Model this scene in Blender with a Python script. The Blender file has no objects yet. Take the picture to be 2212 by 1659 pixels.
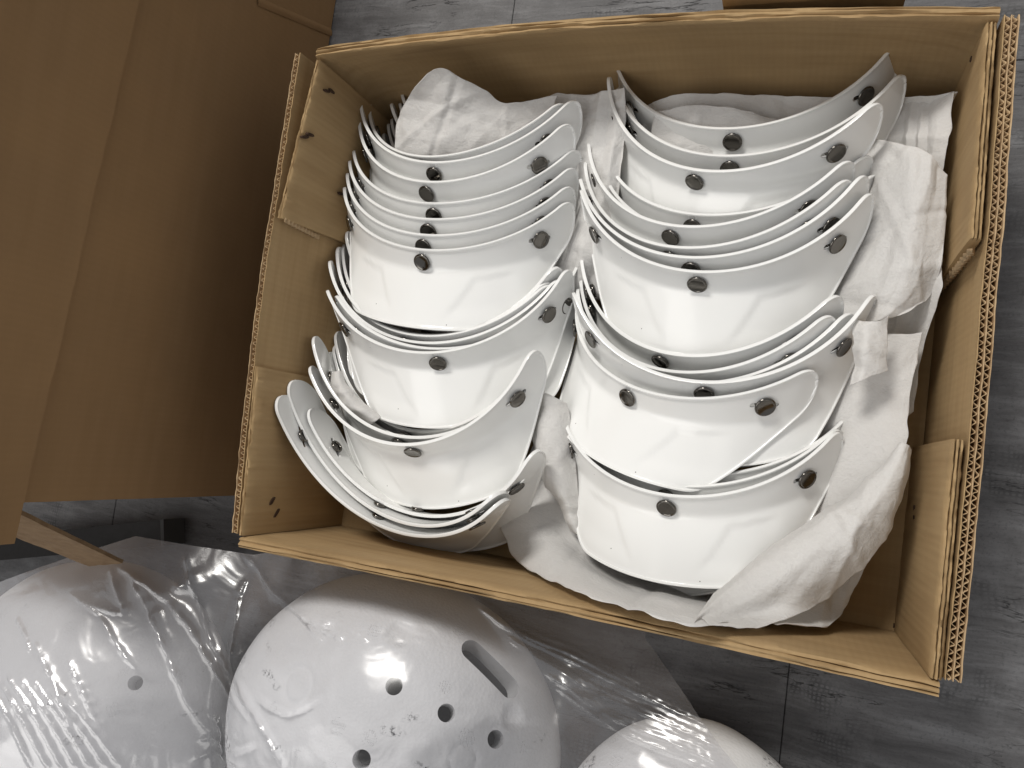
import bpy, bmesh, math, random
import numpy as np
from mathutils import Vector, Matrix, noise

random.seed(7)
scene = bpy.context.scene
col = scene.collection

# ------------------------------------------------------------------ camera
CAM_R = np.array([[0.9331304760581214, -0.09919065210002485, 0.3455846194313567],
                  [0.1322611505153924, 0.9884931449228536, -0.0734049760225497],
                  [-0.3343269398596059, 0.11420383958737207, 0.9355121486691732]])
CAM_C = np.array([0.38254107, 0.09787383, 0.63385924])
FPX = 1647.80          # focal length in pixels of a 2212 px wide survey of the photograph
cam_d = bpy.data.cameras.new('camera')
cam = bpy.data.objects.new('camera', cam_d); col.objects.link(cam)
m4 = Matrix.Identity(4)
for i in range(3):
    for j in range(3):
        m4[i][j] = CAM_R[i, j]
    m4[i][3] = CAM_C[i]
cam.matrix_world = m4
cam_d.sensor_fit = 'HORIZONTAL'; cam_d.sensor_width = 36.0
cam_d.lens = 36.0 * FPX / 2212.0
cam_d.clip_start = 0.02; cam_d.clip_end = 60
scene.camera = cam

# ------------------------------------------------------------------ light
world = bpy.data.worlds.new('World'); scene.world = world; world.use_nodes = True
bg = world.node_tree.nodes['Background']
bg.inputs[0].default_value = (0.98, 0.985, 1.0, 1); bg.inputs[1].default_value = 0.40

def lamp(name, loc, target, size, power, color):
    d = bpy.data.lights.new(name, 'AREA'); d.shape = 'RECTANGLE'
    d.size, d.size_y = size; d.energy = power; d.color = color
    o = bpy.data.objects.new(name, d); col.objects.link(o); o.location = loc
    o.rotation_euler = (Vector(target) - Vector(loc)).to_track_quat('-Z', 'Y').to_euler()
    return o
lamp('ceiling_lamp', (-0.25, 1.38, 1.92), (0.2, 0.2, 0.0), (0.60, 0.40), 36, (1.0, 0.97, 0.92))
lamp('room_lamp', (-0.62, -1.00, 1.85), (0.2, 0.1, 0.0), (1.5, 1.5), 15, (1.0, 0.98, 0.95))

vs = scene.view_settings
vs.view_transform = 'Standard'; vs.look = 'None'; vs.exposure = 0.06; vs.gamma = 1.0
vs.use_curve_mapping = False
try:
    scene.cycles.max_bounces = 7; scene.cycles.transparent_max_bounces = 8
    scene.cycles.use_adaptive_sampling = True; scene.cycles.adaptive_threshold = 0.02
    scene.cycles.caustics_reflective = False; scene.cycles.caustics_refractive = False
    scene.cycles.diffuse_bounces = 4; scene.cycles.glossy_bounces = 3
except Exception:
    pass

def at(px, py, z):
    """point of the place seen at (px, py) of the survey at height z above the floor"""
    d = CAM_R @ np.array([(px - 1106.0) / FPX, -(py - 829.5) / FPX, -1.0])
    t = (z - CAM_C[2]) / d[2]
    return CAM_C + d * t

# ------------------------------------------------------------------ materials
def new_mat(name):
    m = bpy.data.materials.new(name); m.use_nodes = True
    nt = m.node_tree; return m, nt, nt.nodes['Principled BSDF']
def N(nt, t, **kw):
    n = nt.nodes.new(t)
    for k, v in kw.items(): setattr(n, k, v)
    return n
def ramp(nt, stops, fac=None):
    r = N(nt, 'ShaderNodeValToRGB'); cr = r.color_ramp
    while len(cr.elements) < len(stops): cr.elements.new(0.5)
    for e, (p, c) in zip(cr.elements, stops):
        e.position = p; e.color = c if len(c) == 4 else (*c, 1)
    if fac is not None: nt.links.new(fac, r.inputs[0])
    return r
def mapped(nt, scale, rot=(0, 0, 0)):
    tc = N(nt, 'ShaderNodeTexCoord'); mp = N(nt, 'ShaderNodeMapping')
    mp.inputs['Scale'].default_value = scale; mp.inputs['Rotation'].default_value = rot
    nt.links.new(tc.outputs['Object'], mp.inputs[0]); return mp.outputs[0]
def noise_tex(nt, vec, scale, detail=3, rough=0.55, dist=0.0):
    n = N(nt, 'ShaderNodeTexNoise'); n.inputs['Scale'].default_value = scale
    n.inputs['Detail'].default_value = detail; n.inputs['Roughness'].default_value = rough
    n.inputs['Distortion'].default_value = dist
    if vec is not None: nt.links.new(vec, n.inputs['Vector'])
    return n
def mixc(nt, a, b, fac, mode='MIX'):
    m = N(nt, 'ShaderNodeMix', data_type='RGBA', blend_type=mode)
    for sock, v in ((m.inputs[6], a), (m.inputs[7], b)):
        if hasattr(v, 'is_output'): nt.links.new(v, sock)
        else: sock.default_value = v if len(v) == 4 else (*v, 1)
    if hasattr(fac, 'is_output'): nt.links.new(fac, m.inputs[0])
    else: m.inputs[0].default_value = fac
    return m.outputs[2]
def mth(nt, op, a, b=0.0, c=None):
    m = N(nt, 'ShaderNodeMath', operation=op)
    for i, v in enumerate((a, b) if c is None else (a, b, c)):
        if hasattr(v, 'is_output'): nt.links.new(v, m.inputs[i])
        else: m.inputs[i].default_value = v
    return m.outputs[0]
def bump(nt, bsdf, height, strength, dist, chain=None):
    b = N(nt, 'ShaderNodeBump'); b.inputs['Strength'].default_value = strength
    b.inputs['Distance'].default_value = dist; nt.links.new(height, b.inputs['Height'])
    if chain is not None: nt.links.new(chain, b.inputs['Normal'])
    nt.links.new(b.outputs[0], bsdf.inputs['Normal']); return b.outputs[0]

def mat_cardboard(name, base, dark, axis, contrast=0.5):
    m, nt, b = new_mat(name)
    sc = {'x': (3, 60, 60), 'y': (60, 3, 60), 'z': (60, 60, 3)}[axis]
    v = mapped(nt, sc); n1 = noise_tex(nt, v, 1.6, 5, 0.62)
    n2 = noise_tex(nt, mapped(nt, (1, 1, 1)), 14, 4, 0.6)
    n3 = noise_tex(nt, mapped(nt, (1, 1, 1)), 1300, 2, 0.6)
    c = mixc(nt, dark, base, ramp(nt, [(0.28, (0, 0, 0)), (0.62, (1, 1, 1))], n1.outputs[0]).outputs[0])
    c = mixc(nt, c, (base[0] * 1.12, base[1] * 1.1, base[2] * 1.05), ramp(nt, [(0.45, (0, 0, 0)), (0.75, (0.6, 0.6, 0.6))], n2.outputs[0]).outputs[0])
    c = mixc(nt, c, dark, ramp(nt, [(0.60, (0, 0, 0)), (0.78, (0.35, 0.35, 0.35))], n3.outputs[0]).outputs[0])
    wv = N(nt, 'ShaderNodeTexWave', wave_type='BANDS', bands_direction={'x': 'X', 'y': 'Y', 'z': 'Y'}[axis]); wv.inputs['Scale'].default_value = 62; wv.inputs['Distortion'].default_value = 0.6
    nt.links.new(mapped(nt, (1, 1, 1)), wv.inputs[0])
    n6 = noise_tex(nt, mapped(nt, (1, 1, 1)), 5, 5, 0.65)
    c = mixc(nt, c, tuple(x * 0.78 for x in dark), ramp(nt, [(0.52, (0, 0, 0)), (0.80, (0.55, 0.55, 0.55))], n6.outputs[0]).outputs[0])
    c = mixc(nt, c, tuple(x * 0.90 for x in dark), mth(nt, 'MULTIPLY', wv.outputs[1], 0.10))
    nt.links.new(c, b.inputs['Base Color']); b.inputs['Roughness'].default_value = 0.82
    b.inputs['Specular IOR Level'].default_value = 0.25
    h = mth(nt, 'ADD', mth(nt, 'ADD', mth(nt, 'MULTIPLY', n1.outputs[0], 0.6), mth(nt, 'MULTIPLY', n3.outputs[0], 0.15)), mth(nt, 'MULTIPLY', wv.outputs[1], 0.22))
    bump(nt, b, h, contrast, 0.0008)
    return m
KR, KD = (0.385, 0.265, 0.136), (0.31, 0.203, 0.098)
M = {}
M['card_x'] = mat_cardboard('cardboard_lengthwise', KR, KD, 'x')
M['card_y'] = mat_cardboard('cardboard_sideways', KR, KD, 'y')
M['card_z'] = mat_cardboard('cardboard_upright', KR, KD, 'z')
M['card_edge'] = mat_cardboard('cardboard_cut_edge', (0.47, 0.34, 0.20), (0.34, 0.22, 0.12), 'z', 0.9)
M['carton'] = mat_cardboard('brown_carton', (0.29, 0.175, 0.083), (0.268, 0.160, 0.074), 'y', 0.2)
M['carton_edge'] = mat_cardboard('brown_carton_edge', (0.22, 0.145, 0.08), (0.15, 0.09, 0.045), 'y', 0.6)

def mat_visor():
    m, nt, b = new_mat('glossy_white_plastic')
    v = mapped(nt, (1, 1, 1)); n = noise_tex(nt, v, 9, 3)
    vo = N(nt, 'ShaderNodeTexVoronoi'); vo.inputs['Scale'].default_value = 38; nt.links.new(v, vo.inputs['Vector'])
    speck = ramp(nt, [(0.012, (1, 1, 1)), (0.02, (0, 0, 0))], vo.outputs['Distance']).outputs[0]
    c = mixc(nt, (0.80, 0.80, 0.785), (0.775, 0.775, 0.76), n.outputs[0])
    c = mixc(nt, c, (0.12, 0.11, 0.10), speck)
    nt.links.new(c, b.inputs['Base Color'])
    r = ramp(nt, [(0.3, (0.10,) * 3), (0.75, (0.19,) * 3)], noise_tex(nt, v, 40, 4).outputs[0])
    nt.links.new(r.outputs[0], b.inputs['Roughness'])
    b.inputs['IOR'].default_value = 1.49
    b.inputs['Subsurface Weight'].default_value = 0.0
    bump(nt, b, noise_tex(nt, v, 22, 2).outputs[0], 0.12, 0.001)
    return m
M['visor'] = mat_visor()
def mat_metal(name, base, rough):
    m, nt, b = new_mat(name)
    v = mapped(nt, (1, 1, 1)); n = noise_tex(nt, v, 160, 2)
    nt.links.new(mixc(nt, base, tuple(x * 0.8 for x in base), n.outputs[0]), b.inputs['Base Color'])
    b.inputs['Metallic'].default_value = 1.0
    r = ramp(nt, [(0.3, (rough * 0.9,) * 3), (0.8, (rough * 1.2,) * 3)], n.outputs[0]); nt.links.new(r.outputs[0], b.inputs['Roughness'])
    return m
M['snap'] = mat_metal('gunmetal', (0.16, 0.15, 0.137), 0.11)
M['engrave'] = mat_metal('stamped_dark_metal', (0.035, 0.032, 0.028), 0.5)
M['rail'] = mat_metal('black_metal_rail', (0.035, 0.033, 0.032), 0.45)

def mat_tissue():
    m, nt, b = new_mat('white_tissue_paper')
    v = mapped(nt, (1, 1, 1))
    n1 = noise_tex(nt, v, 48, 5, 0.62, 0.9); n1b = noise_tex(nt, mapped(nt, (1, 2.4, 1), (0, 0, 0.7)), 75, 4, 0.6, 0.6); n2 = noise_tex(nt, v, 600, 3, 0.6)
    r1 = mth(nt, 'ABSOLUTE', mth(nt, 'SUBTRACT', n1.outputs[0], 0.5)); r2 = mth(nt, 'ABSOLUTE', mth(nt, 'SUBTRACT', n1b.outputs[0], 0.5))
    c = mixc(nt, (0.86, 0.85, 0.835), (0.80, 0.785, 0.77), ramp(nt, [(0.35, (0, 0, 0)), (0.8, (1, 1, 1))], n2.outputs[0]).outputs[0])
    nt.links.new(c, b.inputs['Base Color']); b.inputs['Roughness'].default_value = 0.85
    b.inputs['Specular IOR Level'].default_value = 0.2
    h = mth(nt, 'ADD', mth(nt, 'ADD', mth(nt, 'MULTIPLY', r1, 2.0), mth(nt, 'MULTIPLY', r2, 1.1)), mth(nt, 'MULTIPLY', n2.outputs[0], 0.03))
    nn = bump(nt, b, h, 0.42, 0.0024)
    tr = N(nt, 'ShaderNodeBsdfTranslucent'); tr.inputs[0].default_value = (0.8, 0.78, 0.75, 1)
    nt.links.new(nn, tr.inputs['Normal'])
    mx = N(nt, 'ShaderNodeMixShader'); mx.inputs[0].default_value = 0.42
    nt.links.new(b.outputs[0], mx.inputs[1]); nt.links.new(tr.outputs[0], mx.inputs[2])
    nt.links.new(mx.outputs[0], nt.nodes['Material Output'].inputs[0])
    return m
M['tissue'] = mat_tissue()

def mat_eps():
    m, nt, b = new_mat('scuffed_white_foam')
    v = mapped(nt, (1, 1, 1))
    vo = N(nt, 'ShaderNodeTexVoronoi'); vo.inputs['Scale'].default_value = 420; nt.links.new(v, vo.inputs['Vector'])
    n = noise_tex(nt, v, 30, 5, 0.7)
    # dark scuffs in a few streaky places
    n2 = noise_tex(nt, mapped(nt, (1, 2.2, 1), (0, 0, 0.6)), 17, 2, 0.5); n3 = noise_tex(nt, v, 300, 4, 0.8)
    sc = mth(nt, 'MULTIPLY', ramp(nt, [(0.63, (0, 0, 0)), (0.68, (1, 1, 1))], n2.outputs[0]).outputs[0],
             ramp(nt, [(0.50, (0, 0, 0)), (0.60, (1, 1, 1))], n3.outputs[0]).outputs[0])
    c = mixc(nt, (0.82, 0.82, 0.82), (0.75, 0.75, 0.755), n.outputs[0])
    c = mixc(nt, c, (0.06, 0.06, 0.065), sc)
    nt.links.new(c, b.inputs['Base Color']); b.inputs['Roughness'].default_value = 0.7
    # moulded clusters of dots
    v2 = N(nt, 'ShaderNodeTexVoronoi'); v2.inputs['Scale'].default_value = 33; v2.inputs['Randomness'].default_value = 0.35; nt.links.new(v, v2.inputs['Vector'])
    inside = ramp(nt, [(0.20, (1, 1, 1)), (0.22, (0, 0, 0))], v2.outputs['Distance']).outputs[0]
    v3 = N(nt, 'ShaderNodeTexVoronoi'); v3.inputs['Scale'].default_value = 650; v3.inputs['Randomness'].default_value = 0.3; nt.links.new(v, v3.inputs['Vector'])
    dots = ramp(nt, [(0.28, (1, 1, 1)), (0.42, (0, 0, 0))], v3.outputs['Distance']).outputs[0]
    h = mth(nt, 'SUBTRACT', mth(nt, 'MULTIPLY', vo.outputs['Distance'], 0.35), mth(nt, 'MULTIPLY', inside, dots))
    bump(nt, b, h, 0.5, 0.0012)
    return m
M['eps'] = mat_eps()

def mat_film():
    m, nt, b = new_mat('clear_plastic_film')
    nt.nodes.remove(b)
    tr = N(nt, 'ShaderNodeBsdfTransparent'); tr.inputs[0].default_value = (0.90, 0.90, 0.915, 1)
    gl = N(nt, 'ShaderNodeBsdfGlossy'); gl.inputs['Roughness'].default_value = 0.20; gl.inputs[0].default_value = (1, 1, 1, 1)
    df = N(nt, 'ShaderNodeBsdfDiffuse'); df.inputs[0].default_value = (0.70, 0.69, 0.72, 1)
    v = mapped(nt, (1, 1, 1))
    c = noise_tex(nt, v, 26, 2, 0.5, 1.0)
    h = c.outputs[0]
    bu = N(nt, 'ShaderNodeBump'); bu.inputs['Strength'].default_value = 0.25; bu.inputs['Distance'].default_value = 0.006
    nt.links.new(h, bu.inputs['Height'])
    nt.links.new(bu.outputs[0], gl.inputs['Normal'])
    at_n = N(nt, 'ShaderNodeAttribute'); at_n.attribute_name = 'layers'
    fr = N(nt, 'ShaderNodeFresnel'); fr.inputs[0].default_value = 1.5; nt.links.new(bu.outputs[0], fr.inputs['Normal'])
    fac = mth(nt, 'MINIMUM', mth(nt, 'MULTIPLY', fr.outputs[0], mth(nt, 'MULTIPLY_ADD', at_n.outputs['Fac'], 2.4, 0.6)), 0.65)
    m1 = N(nt, 'ShaderNodeMixShader'); nt.links.new(mth(nt, 'MULTIPLY', at_n.outputs['Fac'], 0.24), m1.inputs[0])
    nt.links.new(tr.outputs[0], m1.inputs[1]); nt.links.new(df.outputs[0], m1.inputs[2])
    m2 = N(nt, 'ShaderNodeMixShader'); nt.links.new(fac, m2.inputs[0])
    nt.links.new(m1.outputs[0], m2.inputs[1]); nt.links.new(gl.outputs[0], m2.inputs[2])
    nt.links.new(m2.outputs[0], nt.nodes['Material Output'].inputs[0])
    return m
M['film'] = mat_film()

def mat_floor():
    m, nt, b = new_mat('grey_weathered_wood_tile')
    v = mapped(nt, (1, 1, 1))
    wob = noise_tex(nt, v, 12, 3, 0.6)
    vw = N(nt, 'ShaderNodeVectorMath', operation='MULTIPLY_ADD'); nt.links.new(wob.outputs[1], vw.inputs[0]); vw.inputs[1].default_value = (0.03, 0.012, 0); nt.links.new(v, vw.inputs[2])
    def st(sc, scale, det, rough):
        mp = N(nt, 'ShaderNodeMapping'); mp.inputs['Scale'].default_value = sc; nt.links.new(vw.outputs[0], mp.inputs[0]); return noise_tex(nt, mp.outputs[0], scale, det, rough, 0.2)
    n1 = st((5, 40, 1), 1.5, 9, 0.72); n2 = st((22, 190, 1), 1.3, 6, 0.7); n3 = noise_tex(nt, v, 10, 6, 0.65); n4 = noise_tex(nt, v, 420, 4, 0.7); n5 = st((9, 60, 1), 1.0, 5, 0.6)
    c = ramp(nt, [(0.28, (0.046, 0.044, 0.045)), (0.5, (0.098, 0.095, 0.097)), (0.74, (0.20, 0.20, 0.205))], n1.outputs[0]).outputs[0]
    c = mixc(nt, c, (0.035, 0.034, 0.035), ramp(nt, [(0.57, (0, 0, 0)), (0.72, (0.7, 0.7, 0.7))], n2.outputs[0]).outputs[0])
    c = mixc(nt, c, (0.25, 0.25, 0.258), ramp(nt, [(0.50, (0, 0, 0)), (0.74, (0.6, 0.6, 0.6))], n3.outputs[0]).outputs[0])
    c = mixc(nt, c, (0.045, 0.045, 0.046), ramp(nt, [(0.52, (0, 0, 0)), (0.70, (0.55, 0.55, 0.55))], n4.outputs[0]).outputs[0])
    # worn patches printed with a coarse, frayed woven mesh
    w1 = N(nt, 'ShaderNodeTexWave', wave_type='BANDS', bands_direction='X'); w2 = N(nt, 'ShaderNodeTexWave', wave_type='BANDS', bands_direction='Y')
    for w_, s_ in ((w1, 88), (w2, 104)):
        w_.inputs['Scale'].default_value = s_; w_.inputs['Distortion'].default_value = 1.5; w_.inputs['Detail'].default_value = 3; w_.inputs['Detail Scale'].default_value = 1.2; nt.links.new(vw.outputs[0], w_.inputs[0])
    wv = mth(nt, 'MULTIPLY', w1.outputs[1], w2.outputs[1])
    msk = mth(nt, 'MULTIPLY', ramp(nt, [(0.54, (0, 0, 0)), (0.62, (1, 1, 1))], noise_tex(nt, mapped(nt, (1, 1.6, 1)), 13, 3, 0.5).outputs[0]).outputs[0], ramp(nt, [(0.38, (0, 0, 0)), (0.62, (0.7, 0.7, 0.7))], noise_tex(nt, v, 70, 4).outputs[0]).outputs[0])
    c = mixc(nt, c, (0.03, 0.03, 0.031), mth(nt, 'MULTIPLY', msk, ramp(nt, [(0.12, (1, 1, 1)), (0.45, (0, 0, 0))], wv).outputs[0]))
    # wandering hairline cracks: contour lines of a stretched noise
    ck = ramp(nt, [(0.0, (1, 1, 1)), (0.010, (0, 0, 0))], mth(nt, 'ABSOLUTE', mth(nt, 'SUBTRACT', n5.outputs[0], 0.5))).outputs[0]
    ck = mth(nt, 'MULTIPLY', ck, ramp(nt, [(0.50, (0, 0, 0)), (0.60, (1, 1, 1))], noise_tex(nt, v, 15, 3).outputs[0]).outputs[0])
    c = mixc(nt, c, (0.012, 0.012, 0.012), ck)
    nt.links.new(c, b.inputs['Base Color']); b.inputs['Roughness'].default_value = 0.6
    hh = mth(nt, 'ADD', mth(nt, 'SUBTRACT', n1.outputs[0], mth(nt, 'MULTIPLY', n2.outputs[0], 0.5)), mth(nt, 'MULTIPLY', n4.outputs[0], 0.3))
    bump(nt, b, mth(nt, 'SUBTRACT', hh, ck), 0.4, 0.0016)
    return m
M['floor'] = mat_floor()
m, nt, b = new_mat('dark_grout'); b.inputs['Base Color'].default_value = (0.05, 0.05, 0.05, 1); b.inputs['Roughness'].default_value = 0.9
nt.links.new(mixc(nt, (0.05, 0.05, 0.05), (0.10, 0.10, 0.10), noise_tex(nt, None, 80).outputs[0]), b.inputs['Base Color']); M['grout'] = m
m, nt, b = new_mat('torn_hole_shade'); b.inputs['Roughness'].default_value = 0.95
nt.links.new(mixc(nt, (0.03, 0.014, 0.007), (0.07, 0.035, 0.018), noise_tex(nt, None, 300).outputs[0]), b.inputs['Base Color']); M['hole_shade'] = m  # dark brown stands in for the shade inside the staple holes

# ------------------------------------------------------------------ mesh helpers
def make_mesh(name, verts, faces, mat, smooth=True):
    me = bpy.data.meshes.new(name)
    me.from_pydata([tuple(float(c) for c in v) for v in verts], [], faces); me.update()
    if smooth:
        for p in me.polygons: p.use_smooth = True
    if mat: me.materials.append(mat)
    return me
def link(name, me, parent=None):
    o = bpy.data.objects.new(name, me); col.objects.link(o)
    if parent is not None: o.parent = parent
    return o
def obj(name, verts, faces, mat, parent=None, smooth=True, sharp=None):
    me = make_mesh(name, verts, faces, mat, smooth)
    if sharp: me.set_sharp_from_angle(angle=math.radians(sharp))
    return link(name, me, parent)
def tag(o, label=None, cat=None, group=None, kind=None):
    if label: o['label'] = label
    if cat: o['category'] = cat
    if group: o['group'] = group
    if kind: o['kind'] = kind
    return o
def empty(name, loc=(0, 0, 0)):
    o = bpy.data.objects.new(name, None); o.empty_display_size = 0.02; col.objects.link(o); o.location = loc; return o
def fn(x, y=0.0, z=0.0): return noise.noise(Vector((x, y, z)))
def fix_normals(me):
    bm = bmesh.new(); bm.from_mesh(me); bmesh.ops.recalc_face_normals(bm, faces=bm.faces); bm.to_mesh(me); bm.free()
def box(name, lo, hi, mat, parent=None, bev=0.0006):
    bm = bmesh.new(); bmesh.ops.create_cube(bm, size=1.0)
    for v in bm.verts:
        v.co = Vector([(lo[i] + hi[i]) / 2 + v.co[i] * (hi[i] - lo[i]) for i in range(3)])
    if bev: bmesh.ops.bevel(bm, geom=bm.edges[:], offset=bev, segments=2, affect='EDGES')
    me = bpy.data.meshes.new(name); bm.to_mesh(me); bm.free(); me.materials.append(mat)
    return link(name, me, parent)
def strip_mesh(rows, closed=False):
    """rows: list of equal-length point lists -> verts, faces"""
    n = len(rows[0]); V = [p for r in rows for p in r]; F = []
    for i in range(len(rows) - 1):
        for j in range(n - 1 + (1 if closed else 0)):
            a, b2 = i * n + j, i * n + (j + 1) % n
            F.append((a, b2, b2 + n, a + n))
    return V, F

# ------------------------------------------------------------------ floor
RIM = 0.1419
floor = tag(obj('floor', [(-2, -2, -.004), (2, -2, -.004), (2, 2.4, -.004), (-2, 2.4, -.004)], [(0, 1, 2, 3)], M['grout'], smooth=False), kind='structure')
# broad wood-look tiles: one cross joint at x = 0.40, long joints behind the box and nearer than the view
offs = {0: 0.40, 1: 0.10, -1: 0.22, 2: 0.35, -2: 0.0}
for r in range(-3, 4):
    y0 = -0.17 + 0.6 * r
    for k in range(-4, 4):
        x0 = offs.get(r, 0.2) + 0.68 * k
        if x0 > 1.6 or x0 < -2.2: continue
        box('floor_tile', (x0 + .0003, y0 + .0003, -.012), (x0 + .68 - .0003, y0 + .6 - .0003, 0.0), M['floor'], floor, 0.0004)

# ------------------------------------------------------------------ open cardboard box
box_t = empty('cardboard_box', (0.235, 0.19, 0.0))
tag(box_t, 'open light brown cardboard box holding the white visors', 'box')
PB = box_t
def part(name, V, F, mat, parent=None, sharp=None, smooth=True):
    """geometry given in world coordinates, parented under the box"""
    o = obj(name, [Vector(v) - Vector((0.235, 0.19, 0.0)) for v in V], F, mat, parent or PB, smooth, sharp)
    fix_normals(o.data)
    if sharp: o.data.set_sharp_from_angle(angle=math.radians(sharp))
    return o
def lerp2(a, b, u): return (a[0] + (b[0] - a[0]) * u, a[1] + (b[1] - a[1]) * u)
def wall(name, top, bot, out, prof, mat, parent=None, n=150, seed=0.0, rough=.0012, bulge=0.0):
    """top, bot: functions u -> (x, y) of the inner face at the rim and at the floor; prof: (outward, dz, kind)"""
    rows = []
    for i in range(n + 1):
        u = i / n; t = top(u); bt = bot(u); row = []
        gap = max(0.0, fn(u * 7.0, seed) * 1.8 + .15)
        for j, (o, dz, kind) in enumerate(prof):
            z = RIM + dz; k = max(0.0, min(1.0, (z - .006) / (RIM - .006)))
            x = bt[0] + (t[0] - bt[0]) * k; y = bt[1] + (t[1] - bt[1]) * k
            o += bulge * math.sin(math.pi * k) * math.sin(math.pi * u) ** .25
            if kind == 'r':      # ridge
                z += rough * (fn(u * 11, seed + j * .8) + .6 * fn(u * 37, seed + j * 1.7)); o += .0005 * fn(u * 23, seed + j)
            elif kind == 'g':    # slit between the plies
                z += -.0055 * gap; o += .0004 * fn(u * 19, seed + 5)
            elif kind == 'f':    # broad faces, gently waved
                w = .0006 * fn(u * 6, seed + z * 30) + .0003 * fn(u * 25, z * 60); o += w
            row.append((x + out[0] * o, y + out[1] * o, z))
        rows.append(row)
    V, F = strip_mesh(rows); m_ = len(prof)
    F.append(tuple(range(m_))[::-1]); F.append(tuple(range(n * m_, n * m_ + m_)))
    return part(name, V, F, mat, parent, sharp=50)
Zf = -RIM + .0061
ROLL = [(0, Zf, 'f'), (0, -.10, 'f'), (0, -.06, 'f'), (0, -.035, 'f'), (0, -.015, 'f'), (.0002, -.006, 'f'), (.0009, -.0014, 'r'), (.0021, 0, 'r'), (.0030, -.0008, 'r'),
        (.0036, -.0016, 'g'), (.0042, -.0008, 'r'), (.0054, .0003, 'r'), (.0064, -.0003, 'r'), (.0069, -.0012, 'g'), (.0074, -.0006, 'r'), (.0083, -.0008, 'r'), (.0090, -.004, 'f'), (.0092, -.012, 'f'), (.0092, -.06, 'f'), (.0092, -RIM + .0005, 'f')]
wall('back_wall', lambda u: (-.004 + .478 * u, .3815 + .0095 * math.sin(math.pi * min(1, u * 1.02)) ** .8), lambda u: (-.002 + .474 * u, .3815), (0, 1), ROLL, M['card_x'], seed=1.3, rough=.0018, bulge=.026)
wall('front_wall', lambda u: (-.004 + .478 * u, -.0025 + .002 * math.sin(math.pi * u)), lambda u: (-.002 + .474 * u, -.0015), (0, -1), ROLL, M['card_x'], seed=8.1, rough=.0015)
bm_floor = box('base_panel', (-.003, -.0095, .0006), (.475, .3905, .0060), M['card_x'], None, .0004)
bm_floor.parent = PB; bm_floor.location = Vector((0, 0, 0)) - Vector((0.235, 0.19, 0.0))

def corrugated(name, top, out, thick, layers, z0, parent, n=170, pitch=.0046, bot=None, seed=0):
    """standing panel with its cut upper edge showing liners and flutes"""
    bot = bot or top
    root = None
    L = math.dist(top(0), top(1)); lt = .00055
    def ply(o0, o1, mat, nm, par, zt=0.0):
        rows = []
        for i in range(n + 1):
            u = i / n; t = top(u); b_ = bot(u); row = []
            for (o, z) in ((o0, z0), (o0, RIM * .5), (o0, RIM + zt), (o1, RIM + zt), (o1, RIM * .5), (o1, z0)):
                k = (z - .006) / (RIM - .006)
                w = .0004 * fn(u * 40, seed + o * 900) + .0007 * fn(u * 8, seed)
                zz = z + (.0009 * fn(u * 60, seed + o0 * 3000) if z > .1 else 0)
                row.append((b_[0] + (t[0] - b_[0]) * k + out[0] * (o + w), b_[1] + (t[1] - b_[1]) * k + out[1] * (o + w), zz))
            rows.append(row)
        V, F = strip_mesh(rows, closed=True); F.append((0, 1, 2, 3, 4, 5)); F.append(tuple(n * 6 + q for q in (5, 4, 3, 2, 1, 0)))
        return part(nm, V, F, mat, par, sharp=40)
    root = ply(0, lt, M['card_y'], name, None)
    step = thick / layers
    for l in range(layers):
        a = l * step + lt; b_ = (l + 1) * step
        ply(b_, b_ + lt, M['card_edge'], 'liner', root, -.0004)
        rows = []; m = int(L / pitch * 10); ht = .00028
        for i in range(m + 1):
            u = i / m; t = top(u); w = .5 + (.42 + .14 * fn(u * 52, l * 3 + seed)) * math.sin(2 * math.pi * (u * L / pitch + .25 * l) + 2.6 * fn(u * 16, l + seed) + 1.4 * fn(u * 47, l + seed))
            o = a + (b_ - a - .0002) * w
            w0 = .0004 * fn(u * 40, seed + a * 900) + .0007 * fn(u * 8, seed)
            zt = RIM - .0012 + .0013 * fn(u * 45, 3 + l) - .0025 * max(0, fn(u * 13, 7 + l))
            row = []
            for (oo, z) in ((o - ht, zt - .022), (o - ht, zt), (o + ht, zt), (o + ht, zt - .022)):
                row.append((t[0] + out[0] * (oo + w0), t[1] + out[1] * (oo + w0), z))
            rows.append(row)
        V, F = strip_mesh(rows)
        part('flute', V, F, M['card_edge'], root)
    return root
left_top = lambda u: (-.0065 - .0125 * math.sin(math.pi * .5 * min(1, u * 1.6)) + .0 * u, -.001 + .388 * u)
corrugated('left_wall', left_top, (-1, 0), .0050, 1, .0006, PB, bot=lambda u: (-.0045, -.001 + .388 * u), seed=2)
right_top = lambda u: (.4762 + .0012 * math.sin(math.pi * u), -.001 + .385 * u)
corrugated('right_wall', right_top, (1, 0), .0074, 2, .0006, PB, bot=lambda u: (.4755, -.001 + .385 * u), seed=6)

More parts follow.
